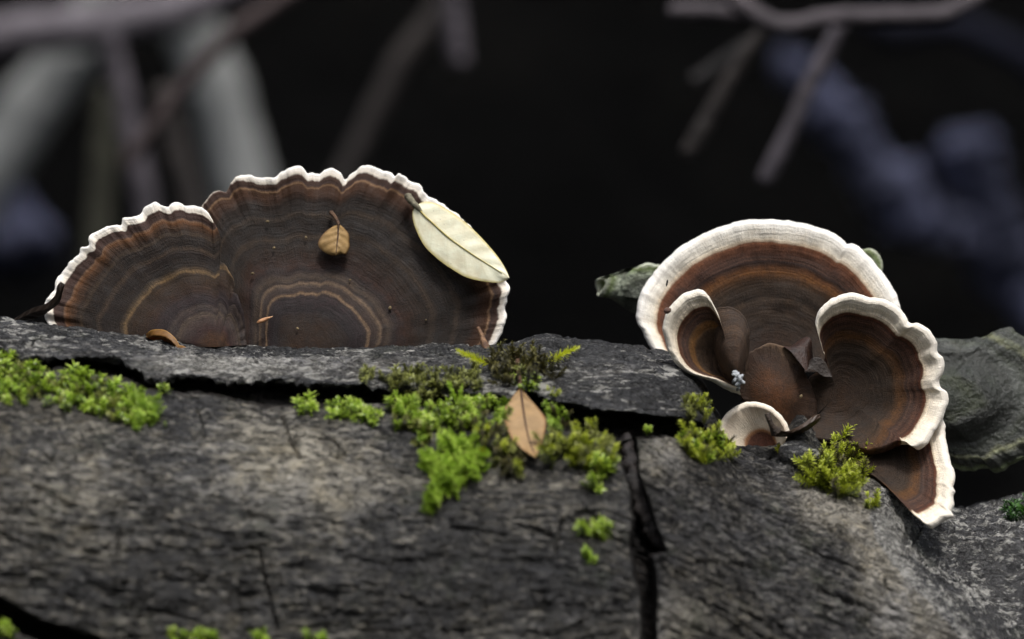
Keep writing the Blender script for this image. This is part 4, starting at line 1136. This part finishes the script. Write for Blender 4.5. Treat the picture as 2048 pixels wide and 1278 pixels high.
for a, b, wd in (((976, 728), (907, 697), 1.0), ((1092, 724), (1156, 694), 1.0)):
    ym = sY(*a) - 3
    p0, p1 = U(a[0], a[1], ym), U(b[0], b[1], ym - 2)
    o = put(big, 'yellow_shoot', sprig_data('plume', M_mplume, 1), p0, p1 - p0, np.linalg.norm(p1 - p0) / 0.0062, 0.4)
    o['label'] = 'yellow feathery moss shoot'
moss('bright leafy moss dots on the bark lip behind the diamond leaf', [(1018, 752), (1060, 750), (1082, 760), (1075, 778), (1050, 776), (1020, 772)], 16, [RO], 0.75, seed=17)
moss('pale moss speck on the upper bark right of the diamond leaf', [(1095, 780), (1118, 778), (1118, 790), (1098, 794)], 8, [('fine', M_mtuft, 1)], 0.7, seed=18)
moss('small bright moss patch on the front bark left of the crack', [(1156, 1048), (1190, 1046), (1222, 1060), (1224, 1078), (1195, 1078), (1160, 1064)], 26, [('rosette', M_mbright, 1), ('fine', M_mbright, 1)], 0.85, seed=19)
moss('faint moss tuft below the small patch left of the crack', [(1168, 1108), (1188, 1104), (1196, 1124), (1172, 1136)], 9, [('fine', M_mfrond, 1)], 0.85, seed=20)
moss('olive moss sprig in the dark gap left of the small cream cap', [(1368, 800), (1390, 794), (1418, 818), (1412, 842), (1384, 838)], 36, [('tuft', M_mtuft, 1), ('tuft', M_molive, 2)], 0.8, up=0.6, seed=21)
moss('green moss tuft leaning on the left of the small cream cap', [(1358, 880), (1400, 868), (1432, 872), (1460, 900), (1456, 920), (1410, 930), (1370, 912)], 70, [('tuft', M_mtuft, 2), ('rosette', M_mbright, 1), ('tuft', M_mdark, 1)], 0.85, up=0.5, seed=22, lift=0.8)
moss('bushy upright yellow green moss tuft below the right caps', [(1600, 935), (1640, 925), (1665, 905), (1700, 900), (1735, 950), (1722, 985), (1690, 1000), (1650, 985), (1610, 960)], 130, [('tuft', M_mtuft, 4), ('tuft', M_mdark, 1)], 1.1, up=0.65, rnd=0.5, seed=23, lift=1.5)
moss('low moss button right of the bushy tuft by the ridge', [(1722, 1000), (1756, 994), (1758, 1012), (1728, 1018)], 16, [('fine', M_mtuft, 1)], 0.8, seed=24)
moss('deep green leafy moss at the right picture edge behind the wet bark', [(2004, 1006), (2050, 1000), (2080, 1020), (2060, 1046), (2012, 1040)], 26, [('rosette', M_mgreen, 1)], 1.1, seed=25)
moss('minute bright moss dot beside the dark gap right of the crack', [(1292, 850), (1306, 848), (1308, 862), (1294, 864)], 4, [RO], 0.6, seed=26)
moss('yellow moss speck under the curled dry leaf', [(1542, 895), (1560, 892), (1560, 908), (1544, 910)], 6, [('fine', M_mplume, 1)], 0.6, seed=27)
moss('blurred green moss at the bottom picture edge left of centre', [(340, 1264), (430, 1268), (440, 1292), (340, 1290)], 22, [('fine', M_mfrond, 1), RO], 0.9, seed=28)
moss('blurred moss dot at the bottom picture edge near the thin crack', [(508, 1268), (534, 1268), (534, 1284), (508, 1284)], 7, [('fine', M_mfrond, 1)], 0.9, seed=29)
moss('blurred moss dot at the bottom picture edge right of the thin crack', [(626, 1270), (660, 1270), (660, 1286), (626, 1286)], 7, [('fine', M_mfrond, 1)], 0.9, seed=30)
moss('blurred moss knob in the lower left corner', [(-20, 1244), (18, 1248), (16, 1272), (-20, 1274)], 12, [('fine', M_mfrond, 1), RO], 1.0, seed=31)

# ------------------------------------------------------------------ blurred branches behind
def branch(name, label, cat, pts, rpx, Ymm, mat, seed=0, Yend=None, wob=0.12, group=None):
    Ye = Ymm if Yend is None else Yend
    n = len(pts)
    W_, R_ = [], []
    for i, (x, y) in enumerate(pts):
        Y = Ymm + (Ye - Ymm) * i / (n - 1)
        W_.append(U(x, y, Y))
        rr = rpx[i] if isinstance(rpx, (list, tuple)) else rpx
        R_.append(rr * K * (DIST + Y * 0.001))
    o = tube(name, W_, R_, mat, None, nseg=16, wob=wob, seed=seed, n=60)
    tag(o, label, cat, group)
    return o
def wood(name, c1, c2, scale=0.08):
    return simple_mat(name, c1, c2, scale=scale, rough=0.8, bumpd=0.002, spec=0.25)
G1 = wood('grey_trunk_bark', (170, 172, 170), (212, 213, 209), 0.03)
G2 = wood('purple_grey_bark', (72, 68, 73), (102, 96, 102), 0.05)
G3 = wood('dim_brown_bark', (46, 43, 42), (66, 61, 59), 0.05)
G4 = wood('pale_twig_bark', (70, 66, 69), (100, 93, 97), 0.1)
G5 = wood('painted_sky_sheen', (20, 21, 28), (122, 126, 158), 0.009)  # blue-grey patches paint in sky reflected off blurred wet leaves
G6 = wood('olive_stem_bark', (56, 56, 48), (80, 79, 67), 0.05)
branch('tree_trunk', 'thick pale grey blurred trunk behind the left fungus', 'trunk', [(350, -160), (376, 27), (430, 161), (475, 322), (530, 560), (580, 800)], [60, 60, 58, 58, 60, 64], 1850, G1, 1)
branch('tree_trunk', 'pale grey green blurred trunk slanting out at the left edge', 'trunk', [(240, -60), (134, 118), (54, 225), (-30, 360), (-160, 560)], [50, 56, 60, 64, 70], 1950, G1, 2)
branch('branch', 'thick purple grey blurred branch crossing the top left corner', 'branch', [(-160, 120), (0, 76), (161, 55), (322, 30), (460, -20), (600, -110)], [50, 46, 44, 42, 36, 30], 1000, wood('light_purple_bark', (96, 91, 96), (130, 124, 130), 0.05), 3)
branch('branch', 'thin reddish blurred branch slanting across the pale trunk', 'branch', [(640, -50), (564, 0), (446, 86), (340, 210), (250, 330)], [18, 18, 18, 16, 14], 620, wood('reddish_bark', (66, 58, 58), (90, 78, 77), 0.05), 4)
branch('branch', 'reddish grey blurred upright stem left of the pale trunk', 'branch', [(330, 180), (345, 280), (372, 380), (410, 520), (450, 700)], [28, 28, 28, 28, 28], 800, G3, 5)
branch('branch', 'purple grey blurred stem between the two left trunks', 'branch', [(215, 60), (238, 160), (264, 280), (292, 410), (330, 600)], [22, 24, 24, 25, 26], 780, G2, 6)
branch('branch', 'dim olive blurred stem leftmost of the upright stems', 'branch', [(216, 180), (210, 280), (202, 400), (190, 560)], [24, 26, 27, 28], 1000, G6, 7)
branch('branch', 'dim brown blurred branch rising above the middle of left fungus', 'branch', [(920, -60), (866, 40), (806, 120), (775, 180), (735, 260), (690, 350), (640, 470)], [20, 24, 26, 25, 24, 24, 24], 900, G3, 8)
branch('branch', 'short grey blurred twig hanging from the top edge near the middle', 'branch', [(890, -80), (902, 0), (910, 60), (918, 128)], [22, 22, 22, 20], 800, G2, 9)
branch('branch', 'long pale blurred twig bowed along the top right edge', 'branch', [(1400, -60), (1470, 0), (1530, 42), (1580, 52), (1660, 36), (1750, 34), (1850, 32), (1900, 24), (2000, -30)], [16, 18, 20, 20, 18, 18, 18, 18, 16], 300, G4, 10, group=None)
branch('branch', 'pale blurred twig entering the bowed twig from the left', 'branch', [(1342, 22), (1400, 22), (1470, 26), (1540, 42)], [16, 17, 17, 16], 330, G4, 11)
branch('branch', 'left hanging twig with rounded end under the bowed twig', 'branch', [(1550, 50), (1510, 80), (1465, 150), (1420, 230), (1392, 280), (1374, 308)], [12, 15, 16, 17, 18, 16], 320, G3, 12)
branch('branch', 'right hanging twig with rounded end under the bowed twig', 'branch', [(1680, 48), (1650, 110), (1610, 190), (1580, 260), (1545, 330), (1528, 362)], [14, 17, 17, 17, 18, 16], 320, G2, 13)
branch('branch', 'very faint short twig left of the hanging twigs', 'branch', [(1500, 90), (1440, 130), (1390, 165)], [16, 16, 16], 420, wood('faint_bark', (34, 33, 33), (48, 46, 46), 0.05), 14)
branch('branch', 'broad bluish blurred smear of painted sky sheen slanting down behind the right fungus', 'branch', [(1560, 110), (1650, 210), (1730, 310), (1800, 400), (1870, 470)], [26, 50, 46, 62, 40], 2250, G5, 15, wob=0.7)
branch('branch', 'bluish blurred streak of painted sky sheen curving down at the right edge', 'branch', [(1910, 290), (1945, 350), (1990, 420), (2040, 520), (2070, 640)], [64, 56, 40, 50, 60], 2250, G5, 16, wob=0.7)
branch('branch', 'faint bluish blurred streak of painted sky sheen at far right below the curving streak', 'branch', [(1850, 420), (1930, 470), (2000, 540), (2080, 600)], [30, 40, 46, 50], 2400, G5, 18, wob=0.7)
branch('branch', 'dim bluish blurred streak of painted sky sheen across the top right corner', 'branch', [(1740, 40), (1800, 60), (1900, 50), (2000, 90), (2100, 150)], [30, 30, 28, 28, 26], 2000, wood('dim_painted_sky_sheen', (34, 35, 48), (50, 52, 70), 0.03), 17)  # sky reflection put into the colour here too
def blur_lump(label, px, py, Y, wpx, hpx, mat, seed):
    n, m = 24, 32
    t = np.linspace(0, np.pi, n)[:, None]; a = np.linspace(0, 2 * np.pi, m, endpoint=False)[None]
    sc = K * (DIST + Y * 0.001)
    r = 1 + 1.2 * fbm(np.cos(a) * np.sin(t) * 1.3 + 5, np.cos(t) * 1.3 + np.sin(a) * np.sin(t) * 0.9, seed, 4)
    V = U(px, py, Y) + sc * np.stack([wpx * np.sin(t) * np.cos(a) * r, 0.8 * wpx * np.sin(t) * np.sin(a) * r, hpx * np.cos(t) * r * np.ones_like(a)], -1)
    o = mesh_obj('bluish_lump', V, grid_faces(n, m, True), mat)
    tag(o, label, 'bluish_lump')
blur_lump('bluish blurred lump of painted sky sheen at the far left edge beside the left fungus', 0, 470, 2100, 105, 85, G5, 44)
